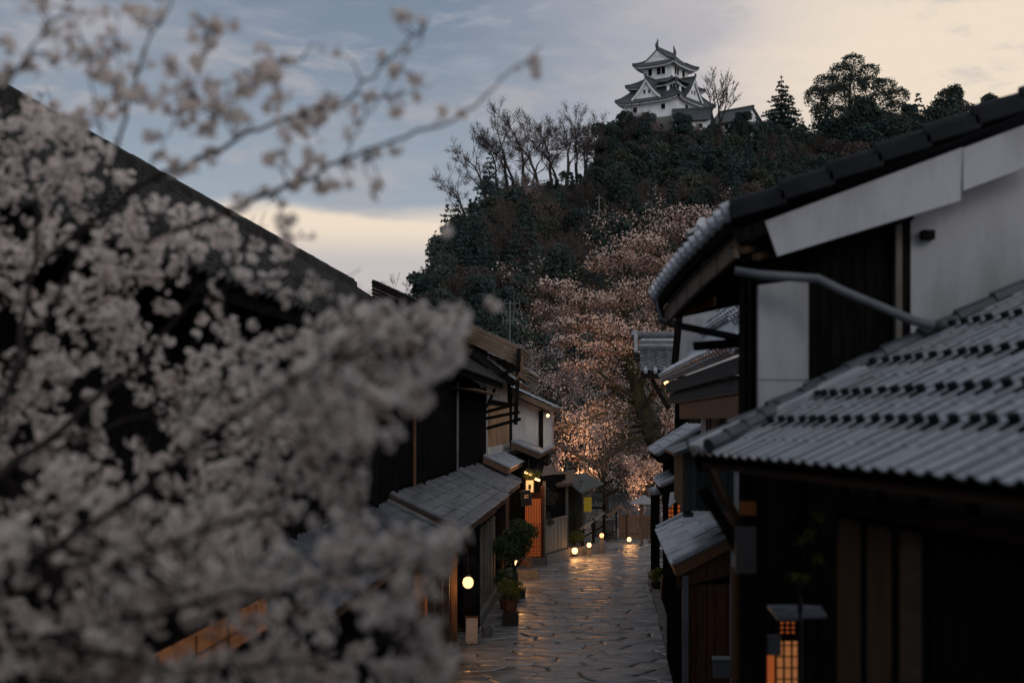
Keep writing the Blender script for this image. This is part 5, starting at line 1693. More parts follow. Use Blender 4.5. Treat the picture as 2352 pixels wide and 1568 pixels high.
# ------------------------------------------------------------------ middle right house: raised eave, firewall, pale lower roof
def firewall_house():
    rng = random.Random(17)
    h = thing('firewall_house', 'middle right house with raised plaster firewall and pale wet tiled roofs', 'house', (2, 24, 0))
    mb = MB(); mb.box(1.98, 17, 0, 7, 29.4, 5.6); mb.build('wall', PLASTER, h)
    # main roof
    e0, e1 = Vector((1.58, 17, 5.86)), Vector((1.24, 29.4, 5.86))
    d = (e1 - e0)
    s = Vector((1, 0, 1.12)).normalized()
    mb = MB(); mb.slab(e0, e1, e1 + s * 2.7, e0 + s * 1.6, .08); rf = mb.build('roof', SHEET, h)
    nrm = s.cross(d.normalized()); 
    if nrm.z < 0: nrm = -nrm
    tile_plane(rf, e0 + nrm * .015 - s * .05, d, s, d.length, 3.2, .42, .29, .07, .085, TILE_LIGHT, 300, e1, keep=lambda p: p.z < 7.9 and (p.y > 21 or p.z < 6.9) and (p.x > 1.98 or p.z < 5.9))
    for k in range(30):
        p = e0.lerp(e1, (k + .5) / 30)
        mb = MB(); mb.tube([p - s * .10 + Vector((0, 0, .03)), p + s * .2 + Vector((0, 0, .04))], .055, 7); mb.build('eave_tile', TILE_LIGHT, rf)
    mb = MB(); mb.beam(e0 + Vector((.04, 0, -.20)), e1 + Vector((.04, 0, -.20)), .06, .20); mb.build('fascia', GREYDARK, rf)
    mb = MB(); mb.beam(e0 + Vector((.12, 0, -.40)), e1 + Vector((.12, 0, -.40)), .06, .18); mb.build('lower_fascia', GREYDARK, rf)
    mb = MB(); mb.slab(e0 + Vector((.1, 0, -.49)), e1 + Vector((.1, 0, -.49)), (2.0, 29.4, 5.36), (2.0, 17, 5.36), .03); mb.build('soffit', BROWNFLAT, rf)
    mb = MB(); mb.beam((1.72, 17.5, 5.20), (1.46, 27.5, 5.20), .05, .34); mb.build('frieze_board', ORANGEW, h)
    # raised firewall
    Y = 29.6
    mb = MB(); mb.prism([at(1549, 862, Y), at(1580, 545, Y), at(1760, 470, Y), at(1760, 862, Y)], (0, .3, 0)); fw = mb.build('firewall', PLASTER, h)
    mb = MB(); mb.beam(at(1547, 865, Y - .02), at(1577, 548, Y - .02), .16, .14, up=(1, 0, 0)); mb.build('firewall_post', DARKWOOD, h)
    for k in range(3):
        a = at(1576, 533, Y)
        mb = MB(); mb.slab((a.x + k * .36, Y - .25, a.z + k * .15), (a.x + k * .36, Y + .5, a.z + k * .15), (a.x + .34 + k * .36, Y + .5, a.z + .16 + k * .15), (a.x + .34 + k * .36, Y - .25, a.z + .16 + k * .15), .07); mb.build('cap_tile', TILE_MID, fw)
    a = at(1611, 515, Y)
    mb = MB(); mb.tube([a + Vector((0, -.3, 0)), a + Vector((0, .3, 0))], .11, 9); mb.build('end_tile', TILE_LIGHT, fw)
    mb = MB(); mb.tube([a + Vector((.05, -.1, .0)), a + Vector((.6, -.1, .02))], .06, 7); mb.build('ridge_tile', TILE_LIGHT, fw)
    # projecting dark boarded bay
    mb = MB(); mb.box(1.21, 22.0, 3.62, 1.98, 25, 4.5); mb.build('bay', GREENBLACK, h)
    x = 1.2
    while x < 1.97:
        w = rng.uniform(.09, .14)
        mb = MB(); mb.box(x, 21.96 - rng.uniform(0, .015), 3.6, min(x + w - .01, 1.98), 21.99, 4.5); mb.build('bay_board', GREENBLACK if rng.random() < .7 else GREYDARK, h)
        x += w
    mb = MB(); mb.slab((1.05, 21.8, 4.5), (1.05, 25.2, 4.5), (1.98, 25.2, 4.85), (1.98, 21.8, 4.85), .06); mb.build('bay_roof', TILE, h)
    mb = MB(); a = at(1659, 1105, 22.2); mb.tube([a, at(1659, 1172, 22.2)], .02, 6); mb.build('white_pipe', STEEL, h)
    mb = MB(); mb.lathe([(.08, 0), (.05, .06), (.02, .1)], a, 8); mb.build('pipe_cap', STEEL, h)
    a = at(1616, 1150, 24.5)
    mb = MB(); mb.tube([a + Vector((0, -.08, 0)), a + Vector((0, .08, 0))], .16, 12); mb.obox(a + Vector((.13, 0, .16)), (.05, 0, 0), (0, .05, 0), (0, 0, .07)); mb.build('ornament_tile', PIPE, h)
    for k, (u, v) in enumerate(((1582, 1150), (1574, 1170), (1580, 1182))):
        a = at(u, v, 25); mb = MB(); mb.tube([a + Vector((-.07, 0, 0)), a + Vector((.08, .1, 0))], .05, 7); mb.build('roll_tile', PIPE, h)
    # pale lower roof
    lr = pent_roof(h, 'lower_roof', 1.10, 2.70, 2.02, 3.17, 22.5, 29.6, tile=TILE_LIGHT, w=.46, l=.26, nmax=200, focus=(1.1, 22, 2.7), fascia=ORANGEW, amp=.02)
    mb = MB(); mb.prism([(1.14, 22.55, 2.62), (2.0, 22.55, 3.04), (2.0, 22.55, 2.55), (1.14, 22.55, 2.35)], (0, .05, 0)); mb.build('gable_board', REDWOOD, h)
    mb = MB(); mb.box(1.3, 22.7, 0, 1.98, 29.4, 2.6); mb.build('lower_wall', DARKWOOD, h)
    x = 1.32
    while x < 2.2:
        w = rng.uniform(.12, .2)
        mb = MB(); mb.box(x, 22.64 - rng.uniform(0, .02), 0, x + w - .01, 22.70, 2.4); mb.build('front_board', REDWOOD, h)
        x += w
    mb = MB(); mb.box(1.22, 22.5, 0, 1.32, 22.6, 2.55); mb.build('corner_post', PIPE, h)
    for k in range(12):
        y = 22.8 + k * .55
        mb = MB(); mb.box(1.27, y, .1, 1.31, y + .5, 2.4); mb.build('street_board', DARKWOOD, h)
    # lower part towards the camera
    mb = MB(); mb.box(1.95, 13.2, 0, 6, 17.2, 4.2); mb.build('link_wall', DARKWOOD, h)
    # glowing panel in place of an orange lit piece under the soffit
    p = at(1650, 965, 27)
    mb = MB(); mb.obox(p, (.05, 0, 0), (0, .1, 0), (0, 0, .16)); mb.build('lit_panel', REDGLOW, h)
    p = at(1631, 990, 26)
    for du in (-4, 3):
        mb = MB(); q = at(1628 + du, 940, 25.5); mb.tube([q, (q.x, q.y, q.z - .6)], .02, 5); mb.build('cable_pipe', PIPE, h)
    return h
GREYDARK = mat('dark_grey_board', (.045, .047, .046), .7, .3, (.065, .066, .064), 6, stretch=(9, 9, .5), bump=.3)
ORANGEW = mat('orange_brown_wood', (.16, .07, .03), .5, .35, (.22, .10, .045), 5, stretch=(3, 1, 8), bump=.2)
firewall_house()

# ------------------------------------------------------------------ far right house with the small ornate roofs
def corner_house():
    rng = random.Random(23)
    h = thing('corner_house', 'far right house with ornate hipped tile roof before the pink cherry tree', 'house', (1.8, 36, 0))
    mb = MB(); mb.box(2.25, 38.3, 0, 6.5, 46, 6.1); mb.build('upper_wall', DARKWOOD, h)
    mb = MB(); mb.box(1.55, 30, 0, 4, 38.3, 4.4); mb.build('wall', DARKWOOD, h)
    # hipped roof facing the viewer
    e, s = Vector((1, 0, 0)), Vector((0, .8, .36)).normalized()
    P0 = Vector((.95, 37.9, 6.28))
    mb = MB(); mb.slab(P0, P0 + e * 3.6, P0 + e * 3.6 + s * 1.7, P0 + e * .1 + s * 1.7, .08); rf = mb.build('roof', DARKWOOD, h)
    tile_plane(rf, P0 + Vector((0, 0, .015)), e, s, 3.6, 1.7, .26, .25, .05, .025, TILE, 150, P0)
    for k in range(14):
        p = P0 + e * (.13 + k * .26)
        mb = MB(); mb.tube([p - s * .06 + Vector((0, 0, .03)), p + s * .12 + Vector((0, 0, .05))], .055, 7); mb.build('eave_tile', TILE_MID, rf)
    top = P0 + s * 1.7
    for k in range(4):
        mb = MB(); mb.box(top.x - .05 + .03 * k, top.y - .12 + .02 * k, top.z + k * .075, top.x + 3.5, top.y + .12 - .02 * k, top.z + .065 + k * .075); mb.build('ridge_course', TILE_MID if k % 2 else TILE, rf)
    mb = MB(); mb.tube([top + Vector((-.1, 0, .38)), top + Vector((3.5, 0, .38))], .10, 8); mb.build('ridge_tile', TILE, rf)
    mb = MB(); mb.obox(top + Vector((-.1, 0, .15)), (.05, 0, 0), (0, .2, 0), (0, 0, .24)); mb.tube([top + Vector((-.14, -.02, .36)), top + Vector((-.14, .02, .52))], [.12, .05], 8); mb.build('ridge_end_ornament', TILE_MID, rf)
    mb = MB(); mb.beam(P0 + Vector((0, .02, -.1)), P0 + e * 3.6 + Vector((0, .02, -.1)), .06, .14); mb.build('fascia', DARKWOOD, rf)
    mb = MB(); mb.slab(P0 + Vector((-.02, 0, 0)), P0 + e * .1 + s * 1.7, (1.6, 45, 7.1), (.95, 45, 6.28), .07); mb.build('side_roof', TILE, rf)
    mb = MB(); mb.beam((1.25, 38.1, 6.1), (1.7, 38.1, 5.3), .12, .12); mb.build('bracket', DARKWOOD, h)
    p = at(1530, 878, 38.2)
    t = thing('eave_lamp', 'tiny warm bulb under the ornate roof beside the cherry tree', 'lamp', p)
    mb = MB(); mb.lathe([(.02, -.07), (.06, -.03), (.06, .03), (.02, .07)], p, 8); mb.build('bulb', GLOW, t)
    mb = MB(); mb.tube([p + Vector((0, 0, .06)), p + Vector((.02, .3, .35))], .012, 4); mb.build('bracket', BLACK, t)
    # mid ornate roof and small pale roof, one above the other
    pent_roof(h, 'middle_roof', 1.18, 4.22, 2.2, 4.85, 31.0, 37.0, tile=TILE_MID, nmax=140, focus=(1.2, 31, 4.2), fascia=DARKWOOD, amp=.06)
    for k in range(8):
        mb = MB(); y = 31 + k * .3; mb.tube([(1.12, y, 4.26), (1.3, y, 4.36)], .06, 7); mb.build('eave_ornament', TILE_MID, h)
    pent_roof(h, 'lower_roof', 1.22, 3.55, 2.1, 3.95, 30.6, 34.2, tile=TILE_LIGHT, w=.42, l=.3, nmax=60, focus=(1.2, 31, 3.6), fascia=DARKWOOD, amp=.02)
    # red lit lattice panels
    for k, (u0, u1) in enumerate(((1531, 1541), (1551, 1564))):
        a, b = at(u0, 1150, 31.0), at(u1, 1208, 31.0)
        mb = MB(); mb.box(a.x, 30.0 - .06, b.z, b.x, 29.98, a.z); lp = mb.build('lit_panel', REDGLOW, h)
        mb = MB()
        for j in range(7):
            z = b.z + (a.z - b.z) * j / 6
            mb.box(a.x - .01, 29.90, z - .010, b.x + .01, 29.93, z + .010)
        mb.box((a.x + b.x) / 2 - .008, 29.91, b.z, (a.x + b.x) / 2 + .008, 29.935, a.z)
        mb.build('panel_lattice', DARKWOOD, lp, kind='stuff')
    mb = MB(); mb.slab(at(1535, 1165, 29.8), at(1552, 1150, 29.8), at(1552, 1130, 29.8) + Vector((0, .4, 0)), at(1541, 1133, 29.8) + Vector((0, .4, 0)), .03); mb.build('white_cloth', PLASTER, h)
    return h
corner_house()

# ------------------------------------------------------------------ right pavement edge: kerb stones, pots, boxes
def right_edge():
    rng = random.Random(41)
    y = 23.5
    k = 0
    labs = []
    kb = thing('kerb_row', 'dark stone kerb running along the foot of the right houses', 'kerb', (1.45, 33, 0))
    while y < 44:
        L = rng.uniform(.7, 1.1)
        mb = MB(); x = 1.33 + rng.uniform(-.03, .03)
        mb.box(x, y, 0, x + .24, y + L - .02, .10 + rng.uniform(0, .03)); mb.build('kerb_stone', STONE, kb)
        y += L
    b = Vector((1.52, 41.5, 0))
    t = thing('grass_pot', 'yellow green grassy plant in a dark pot beside the gate pillar', 'potted plant', b)
    pot_mesh(b, .2, .3, POTBLACK, t)
    bush_crown(b + Vector((0, 0, .5)), .27, 700, .045, YSHRUB, t, rng, .9)
    b = Vector((1.78, 38.5, 0))
    t = thing('black_barrel', 'dark round barrel standing by the right wall near the grassy pot', 'barrel', b)
    mb = MB(); mb.lathe([(.22, 0), (.28, .25), (.29, .5), (.25, .82), (.22, .84)], b, 14); mb.build('staves', POTBLACK, t)
    for z in (.18, .62):
        mb = MB(); mb.lathe([(.285, z - .02), (.287, z + .02)], b, 14); mb.build('hoop', BLACK, t)
    b = Vector((1.6, 30.2, .12))
    t = thing('grey_crate', 'grey stone trough by the right wall below the pale tiled roof', 'trough', b)
    mb = MB(); mb.box(1.42, 29.9, .1, 1.72, 30.6, .42); mb.build('trough', STONE, t)
    b = Vector((1.5, 26.5, .1))
    t = thing('stone_step', 'flat mossy stone step at the foot of the right wall', 'step', b)
    mb = MB(); mb.prism([(1.3, 25.6, 0), (1.62, 25.5, 0), (1.66, 26.9, 0), (1.28, 27.0, 0)], (0, 0, .22)); mb.build('slab', STONE, t)
    bush_crown((1.6, 26.2, .27), .16, 260, .03, SHRUB, t, rng, .6)
    b = at(1664, 1532, 22.0)
    t = thing('wall_box', 'pale grey box fixed low on the red brown boards of the right house', 'box', b)
    mb = MB(); mb.obox(b, (.18, 0, 0), (0, .1, 0), (0, 0, .14)); mb.build('case', PIPE, t)
    mb = MB(); mb.obox(b + Vector((0, -.01, .15)), (.19, 0, 0), (0, .12, 0), (0, 0, .012)); mb.build('lid', STEEL, t)
right_edge()

# ------------------------------------------------------------------ houses behind the viewer, so that the lane goes on
def lane_behind():
    for x0, x1, y0, y1, hz, lab in ((2.6, 9, -14, 2.5, 8.2, 'tall dark timber house behind the viewer on the right side'), (-10, -3.4, -14, 3.5, 7.4, 'dark timber house behind the viewer on the left side')):
        t = thing('timber_house', lab, 'house', ((x0 + x1) / 2, (y0 + y1) / 2, 0))
        mb = MB(); mb.box(x0, y0, 0, x1, y1, hz); mb.build('wall', DARKWOOD, t)
        xm = (x0 + x1) / 2
        mb = MB()
        mb.slab((x0 - .6, y0 - .4, hz - .2), (x0 - .6, y1 + .4, hz - .2), (xm, y1 + .4, hz + 1.6), (xm, y0 - .4, hz + 1.6), .12)
        mb.slab((x1 + .6, y0 - .4, hz - .2), (x1 + .6, y1 + .4, hz - .2), (xm, y1 + .4, hz + 1.6), (xm, y0 - .4, hz + 1.6), .12)
        mb.build('roof', TILE, t)
lane_behind()
# ------------------------------------------------------------------ street cherry trees
def cherry_mesh(rng, limbs, lev, per_tip, size, spread=.22, pink=.72, clear=None):
    """limbs: list of (points, r0, r1) given by hand; twigs and blossoms grow from them"""
    segs, tips = [], []
    for pts, r0, r1, L in limbs:
        n = len(pts)
        rad = [r0 + (r1 - r0) * i / (n - 1) for i in range(n)]
        segs.append((pts, rad, 5))
        for i in range(1, n):
            a, b = Vector(pts[i - 1]), Vector(pts[i])
            d = (b - a).normalized()
            steps = max(1, int((b - a).length / .5))
            for k in range(steps):
                if i == 1 and r0 > .14: continue
                q = a.lerp(b, (k + rng.random()) / steps)
                ax = rot_about(d.orthogonal().normalized(), d, rng.uniform(0, 6.283))
                nd = rot_about(d, ax, rng.uniform(.6, 1.25))
                nd.y *= .8
                grow(segs, tips, q, nd, L * rng.uniform(.7, 1.2), max(.02, rad[i] * .45), lev, rng, up=.03, wob=.2, kids=(1, 2), ang=(.35, .9), ratio=(.6, .85), n=3)
        grow(segs, tips, Vector(pts[-1]), Vector(pts[-1]) - Vector(pts[-2]), L, r1, lev, rng, up=.02, wob=.2, kids=(1, 3), ang=(.35, .9), ratio=(.6, .85), n=3)
    mp, mbud = MB(), MB()
    pp, pb = [], []
    for p, d in tips:
        q = noise.noise(Vector(p) * .45) * .9 + rng.uniform(-.3, .3)
        if clear and clear(Vector(p)): continue
        for _ in range(per_tip):
            (pp if q > -.12 - (pink - .7) or rng.random() < .25 else pb).append(p)
        for _ in range(per_tip // 2):
            pb.append(p)
    leaf_quads(pp, size, rng, spread, mp)
    leaf_quads(pb, size * .85, rng, spread * 1.7, mbud)
    return segs, mp, mbud, len(tips)

def street_cherries():
    rng = random.Random(77)
    Y = 68.0
    def V(u, v, dy=0): return at(u, v, Y + dy)
    base = V(1545, 1080); base.z = 0
    limbs = [([Vector((base.x + .3, Y, -.2)), V(1525, 1060), V(1492, 985), V(1466, 905, .3), V(1455, 850, .3)], .55, .30, 1.6),
             ([V(1458, 870, .3), V(1420, 800, -.3), V(1375, 735, -.6), V(1320, 690, -.8), V(1262, 680, -1)], .22, .05, 1.5),
             ([V(1455, 850, .3), V(1440, 770, .6), V(1425, 690, .8), V(1440, 630, .8), V(1465, 585, .8)], .20, .04, 1.5),
             ([V(1466, 890, .2), V(1500, 800, -.4), V(1530, 720, -.6), V(1555, 640, -.4), V(1585, 575, 0)], .2, .04, 1.5),
             ([V(1440, 770, .6), V(1400, 700, 1.2), V(1390, 645, 1.6), V(1405, 600, 1.8)], .12, .03, 1.3),
             ([V(1470, 920, .3), V(1420, 890, -.8), V(1370, 850, -1.4), V(1300, 830, -1.8)], .13, .03, 1.3),
             ([V(1475, 940, 0), V(1520, 890, -1.2), V(1570, 830, -1.8)], .12, .03, 1.4),
             ([V(1490, 980, 0), V(1430, 950, -1.4), V(1380, 950, -2.2), V(1320, 975, -2.6)], .12, .03, 1.2),
             ([V(1500, 1000, 0), V(1450, 1010, -1.5), V(1400, 1050, -2.2), V(1340, 1095, -2.4)], .11, .03, 1.2),
             ([V(1450, 1010, -1.5), V(1440, 1070, -2.4), V(1420, 1120, -2.6)], .08, .02, 1.1),
             ([V(1505, 1010, 0), V(1480, 1060, -1.8), V(1490, 1110, -2.4)], .10, .02, 1.1)]
    tp = [Vector(q) for q in limbs[0][0]]
    def near_trunk(p):
        for a, b in zip(tp, tp[1:]):
            t = max(0, min(1, (p.z - a.z) / (b.z - a.z)))
            if a.z <= p.z <= b.z and p.y < 69.2 and abs(p.x - (a.x + (b.x - a.x) * t)) < .62: return True
        return False
    segs, mp, mbud, nt_ = cherry_mesh(rng, limbs, 2, 4, .05, .12, clear=near_trunk)
    # blossom clouds borne on the branches: pale on top, brown twigs and buds underneath
    clouds = [(1590, 492, 62, 22), (1545, 528, 60, 24), (1475, 556, 70, 26), (1605, 545, 46, 22), (1418, 590, 66, 24), (1505, 606, 78, 26), (1378, 612, 42, 18), (1565, 600, 56, 26),
              (1290, 662, 50, 20), (1345, 690, 78, 24), (1252, 652, 20, 16), (1425, 690, 66, 24), (1478, 662, 76, 26), (1282, 716, 54, 20), (1352, 742, 88, 24), (1445, 766, 88, 28), (1532, 690, 56, 34), (1262, 752, 30, 14),
              (1300, 782, 46, 16), (1392, 800, 74, 20), (1532, 780, 46, 34), (1328, 838, 52, 13), (1392, 832, 46, 15), (1425, 862, 60, 22), (1352, 958, 62, 22), (1310, 982, 42, 16), (1402, 936, 54, 22), (1385, 985, 40, 14),
              (1535, 880, 36, 40), (1545, 960, 36, 34), (1410, 1020, 52, 22), (1345, 1048, 46, 16), (1300, 1030, 30, 14), (1490, 735, 50, 30), (1240, 700, 18, 14)]
    behind = [(1480, 925), (1500, 1000), (1440, 985), (1520, 860), (1455, 1055), (1430, 905), (1535, 1030)]
    clouds += [(u, v, 58, 36) for u, v in behind]
    cp, cb = [], []
    for u, v, ru, rv in clouds:
        if rng.random() < .5: ru *= 1.12
        dy = rng.uniform(-2.2, 1.6) if (u, v) not in behind else rng.uniform(2.2, 3.4)
        c = V(u, v, dy)
        S = c.y / F
        n = int(ru * rv * .34)
        for _ in range(n):
            d = Vector((rng.gauss(0, 1), rng.gauss(0, 1), rng.gauss(0, 1))).normalized()
            q = 1 + .38 * noise.noise(d * 1.9 + c)
            f = rng.uniform(.55, 1.05) * q
            p = c + Vector((d.x * ru * S * f, d.y * ru * S * f * .8, d.z * rv * S * f))
            if near_trunk(p): continue
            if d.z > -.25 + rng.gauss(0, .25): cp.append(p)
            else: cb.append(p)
        for _ in range(n // 3):
            p = c + Vector((rng.gauss(0, ru * S * .5), rng.gauss(0, ru * S * .4), rng.gauss(-rv * S * .3, rv * S * .35)))
            if not near_trunk(p): cb.append(p)
        near = min((Vector(q) for pts, r0, r1, L in limbs for q in pts[1:]), key=lambda q: (q - c).length)
        if (near - c).length < 4.5:
            mid = near.lerp(c, .5) + Vector((0, 0, .15))
            segs.append(([near, mid, c], [.07, .05, .02], 3))
            for k in range(6):
                e_ = c + Vector((rng.gauss(0, ru * S * .6), rng.gauss(0, ru * S * .4), rng.gauss(0, rv * S * .5)))
                segs.append(([mid, mid.lerp(e_, .5) + Vector((0, 0, .08)), e_], [.035, .022, .01], 2))
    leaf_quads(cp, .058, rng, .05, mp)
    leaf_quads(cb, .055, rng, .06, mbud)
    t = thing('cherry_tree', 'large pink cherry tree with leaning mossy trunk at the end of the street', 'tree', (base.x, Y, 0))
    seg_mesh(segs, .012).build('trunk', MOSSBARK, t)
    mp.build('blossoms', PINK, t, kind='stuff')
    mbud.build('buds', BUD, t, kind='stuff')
    # second, lower cherry left, pale in the dusk; third hanging low across the lane end
    Y2 = 80.0
    def V2(u, v, dy=0): return at(u, v, Y2 + dy)
    b2 = V2(1270, 1100)
    limbs = [([Vector((b2.x, Y2, -.2)), V2(1275, 1000), V2(1268, 930), V2(1262, 880)], .25, .10, 1.3),
             ([V2(1270, 940), V2(1240, 890), V2(1215, 850, -.5)], .10, .03, 1.2), ([V2(1268, 930), V2(1300, 890), V2(1320, 860)], .10, .03, 1.2),
             ([V2(1275, 1000), V2(1300, 960), V2(1330, 930)], .08, .03, 1.2)]
    segs, mp, mbud, nt_ = cherry_mesh(rng, limbs, 2, 9, .07, .2, .8)
    t = thing('cherry_tree', 'pale greyish cherry tree behind the white gabled house', 'tree', (b2.x, Y2, 0))
    seg_mesh(segs, .012).build('trunk', BARK, t)
    mp.build('blossoms', PALEBLOOM2, t, kind='stuff')
    mbud.build('buds', BUD, t, kind='stuff')
    Y3 = 63.5
    def V3(u, v, dy=0): return at(u, v, Y3 + dy)
    b3 = V3(1395, 1200); b3.z = 0
    limbs = [([Vector((b3.x, Y3 + 1.5, -.2)), V3(1392, 1160, 1.4), V3(1385, 1110, 1), V3(1390, 1060, .6)], .16, .07, 1.1),
             ([V3(1388, 1120, 1), V3(1350, 1080, 0), V3(1310, 1060, -.5)], .07, .02, 1.0), ([V3(1390, 1110, 1), V3(1430, 1090, 0), V3(1480, 1095, -.5)], .07, .02, .8),
             ([V3(1390, 1140, 1.2), V3(1440, 1110, .4), V3(1480, 1120, 0), V3(1510, 1150, 0)], .06, .02, .9), ([V3(1385, 1150, 1.2), V3(1360, 1140, .6), V3(1375, 1185, .3)], .05, .02, .8),
             ([V3(1390, 1060, .6), V3(1360, 1010, .6), V3(1400, 990, .4)], .05, .02, 1.0), ([V3(1390, 1060, .6), V3(1420, 1030, .6), V3(1440, 1040, .4)], .05, .02, 1.0)]
    segs, mp, mbud, nt_ = cherry_mesh(rng, limbs, 2, 9, .05, .13, .8, clear=lambda p: U0 + p.x * F / p.y > 1408 and V0 - (p.z - EYE) * F / p.y < 1048)
    t = thing('cherry_tree', 'low cherry with lantern lit blossoms hanging across the end of the lane', 'tree', (b3.x, Y3 + 1.5, 0))
    seg_mesh(segs, .01).build('trunk', BARK, t)
    mp.build('blossoms', PINK, t, kind='stuff')
    mbud.build('buds', BUD, t, kind='stuff')
    # garden floodlights that light the blossoms from the ground
    for k, (p, tgt, pw, lab) in enumerate(((Vector((-1.9, 62.6, .1)), V(1350, 958, -2), 3600, 'small garden floodlight behind the kiosk aimed into the cherry crown'), (Vector((1.5, 61.5, .1)), V3(1480, 1090), 600, 'small garden floodlight by the far fence aimed at low blossoms'))):
        t = thing('garden_floodlight', lab, 'lamp', p)
        d = (tgt - p).normalized()
        mb = MB(); mb.tube([p + Vector((0, 0, .12)) - d * .1, p + Vector((0, 0, .12)) + d * .06], [.06, .09], 10); mb.build('housing', BLACK, t)
        mb = MB(); mb.box(p.x - .06, p.y - .06, p.z - .1, p.x + .06, p.y + .06, p.z + .06); mb.build('foot', BLACK, t)
        l = bpy.data.lights.new('flood_light', 'SPOT')
        l.energy = pw; l.color = (1, .58, .30); l.spot_size = math.radians(50); l.spot_blend = .8; l.shadow_soft_size = .08
        o = bpy.data.objects.new('flood_light', l); COL.objects.link(o); o.parent = t
        o.location = Vector((0, 0, .14)) + d * .14
        o.rotation_euler = (-d).to_track_quat('Z', 'Y').to_euler()
    # dark hedge wood at the foot of the hill behind the lane
    pts = []
    mb = MB()
    L = []
    for k in range(46):
        x = rng.uniform(-16, 16); y = rng.uniform(88, 104); r = rng.uniform(1.6, 3.0)
        L.append(((x, y, rng.uniform(1.0, 5.0)), (r, r, r)))
    leaf_quads(lobe_points(L, 30000, rng), .16, rng, .12, mb)
    tag(mb.build('lane_thicket', LEAF, kind='stuff'), 'dark thicket of bushes behind the street cherry trees at the hill foot', 'thicket')
PALEBLOOM2 = mat('pale_pink_bloom', (.42, .32, .31), .8, .2, (.52, .42, .41), 1.6, trans=.3)
street_cherries()

# ------------------------------------------------------------------ near blossoming branches on the left, out of focus
def flower_cluster_mesh(rng, nf, rad):
    mb = MB()
    for k in range(nf):
        d = Vector((rng.gauss(0, 1), rng.gauss(0, 1), rng.gauss(0, 1))).normalized()
        c = d * rad * rng.uniform(.6, 1.05)
        t = d.orthogonal().normalized()
        t = rot_about(t, d, rng.uniform(0, 6.28))
        pr = rng.uniform(.0155, .0185)
        cup = rng.uniform(.15, .55)
        for j in range(5):
            a = rot_about(t, d, j * 1.2566 + rng.uniform(-.08, .08))
            b = d.cross(a)
            base = c + a * .002
            m1 = c + a * pr * .62 + b * pr * .5 + d * pr * cup * .6
            m2 = c + a * pr * .62 - b * pr * .5 + d * pr * cup * .6
            e1 = c + a * pr * 1.06 + b * pr * .2 + d * pr * cup * 1.05
            e2 = c + a * pr * 1.06 - b * pr * .2 + d * pr * cup * 1.05
            mb.add([base, m2, e2, e1, m1], [(0, 1, 2, 3, 4)], 0)
        mb.add([c + d * .004 + rot_about(t, d, j * 1.2566) * .0035 for j in range(5)], [(0, 1, 2, 3, 4)], 1)
        mb.tube([c - d * .003, c * .45, Vector((0, 0, 0))], .0012, 3, 1, cap=False)
    for k in range(rng.choice((0, 1, 1, 2, 3))):      # buds and young bronze leaves
        d = Vector((rng.gauss(0, 1), rng.gauss(0, 1), rng.gauss(0, 1))).normalized()
        c = d * rad * rng.uniform(.7, 1.3)
        s_ = d.orthogonal().normalized() * rng.uniform(.003, .0055)
        mb.add([c * .3, c * .75 + s_, c + d * .010, c * .75 - s_], [(0, 1, 2, 3)], 1)
    return mb

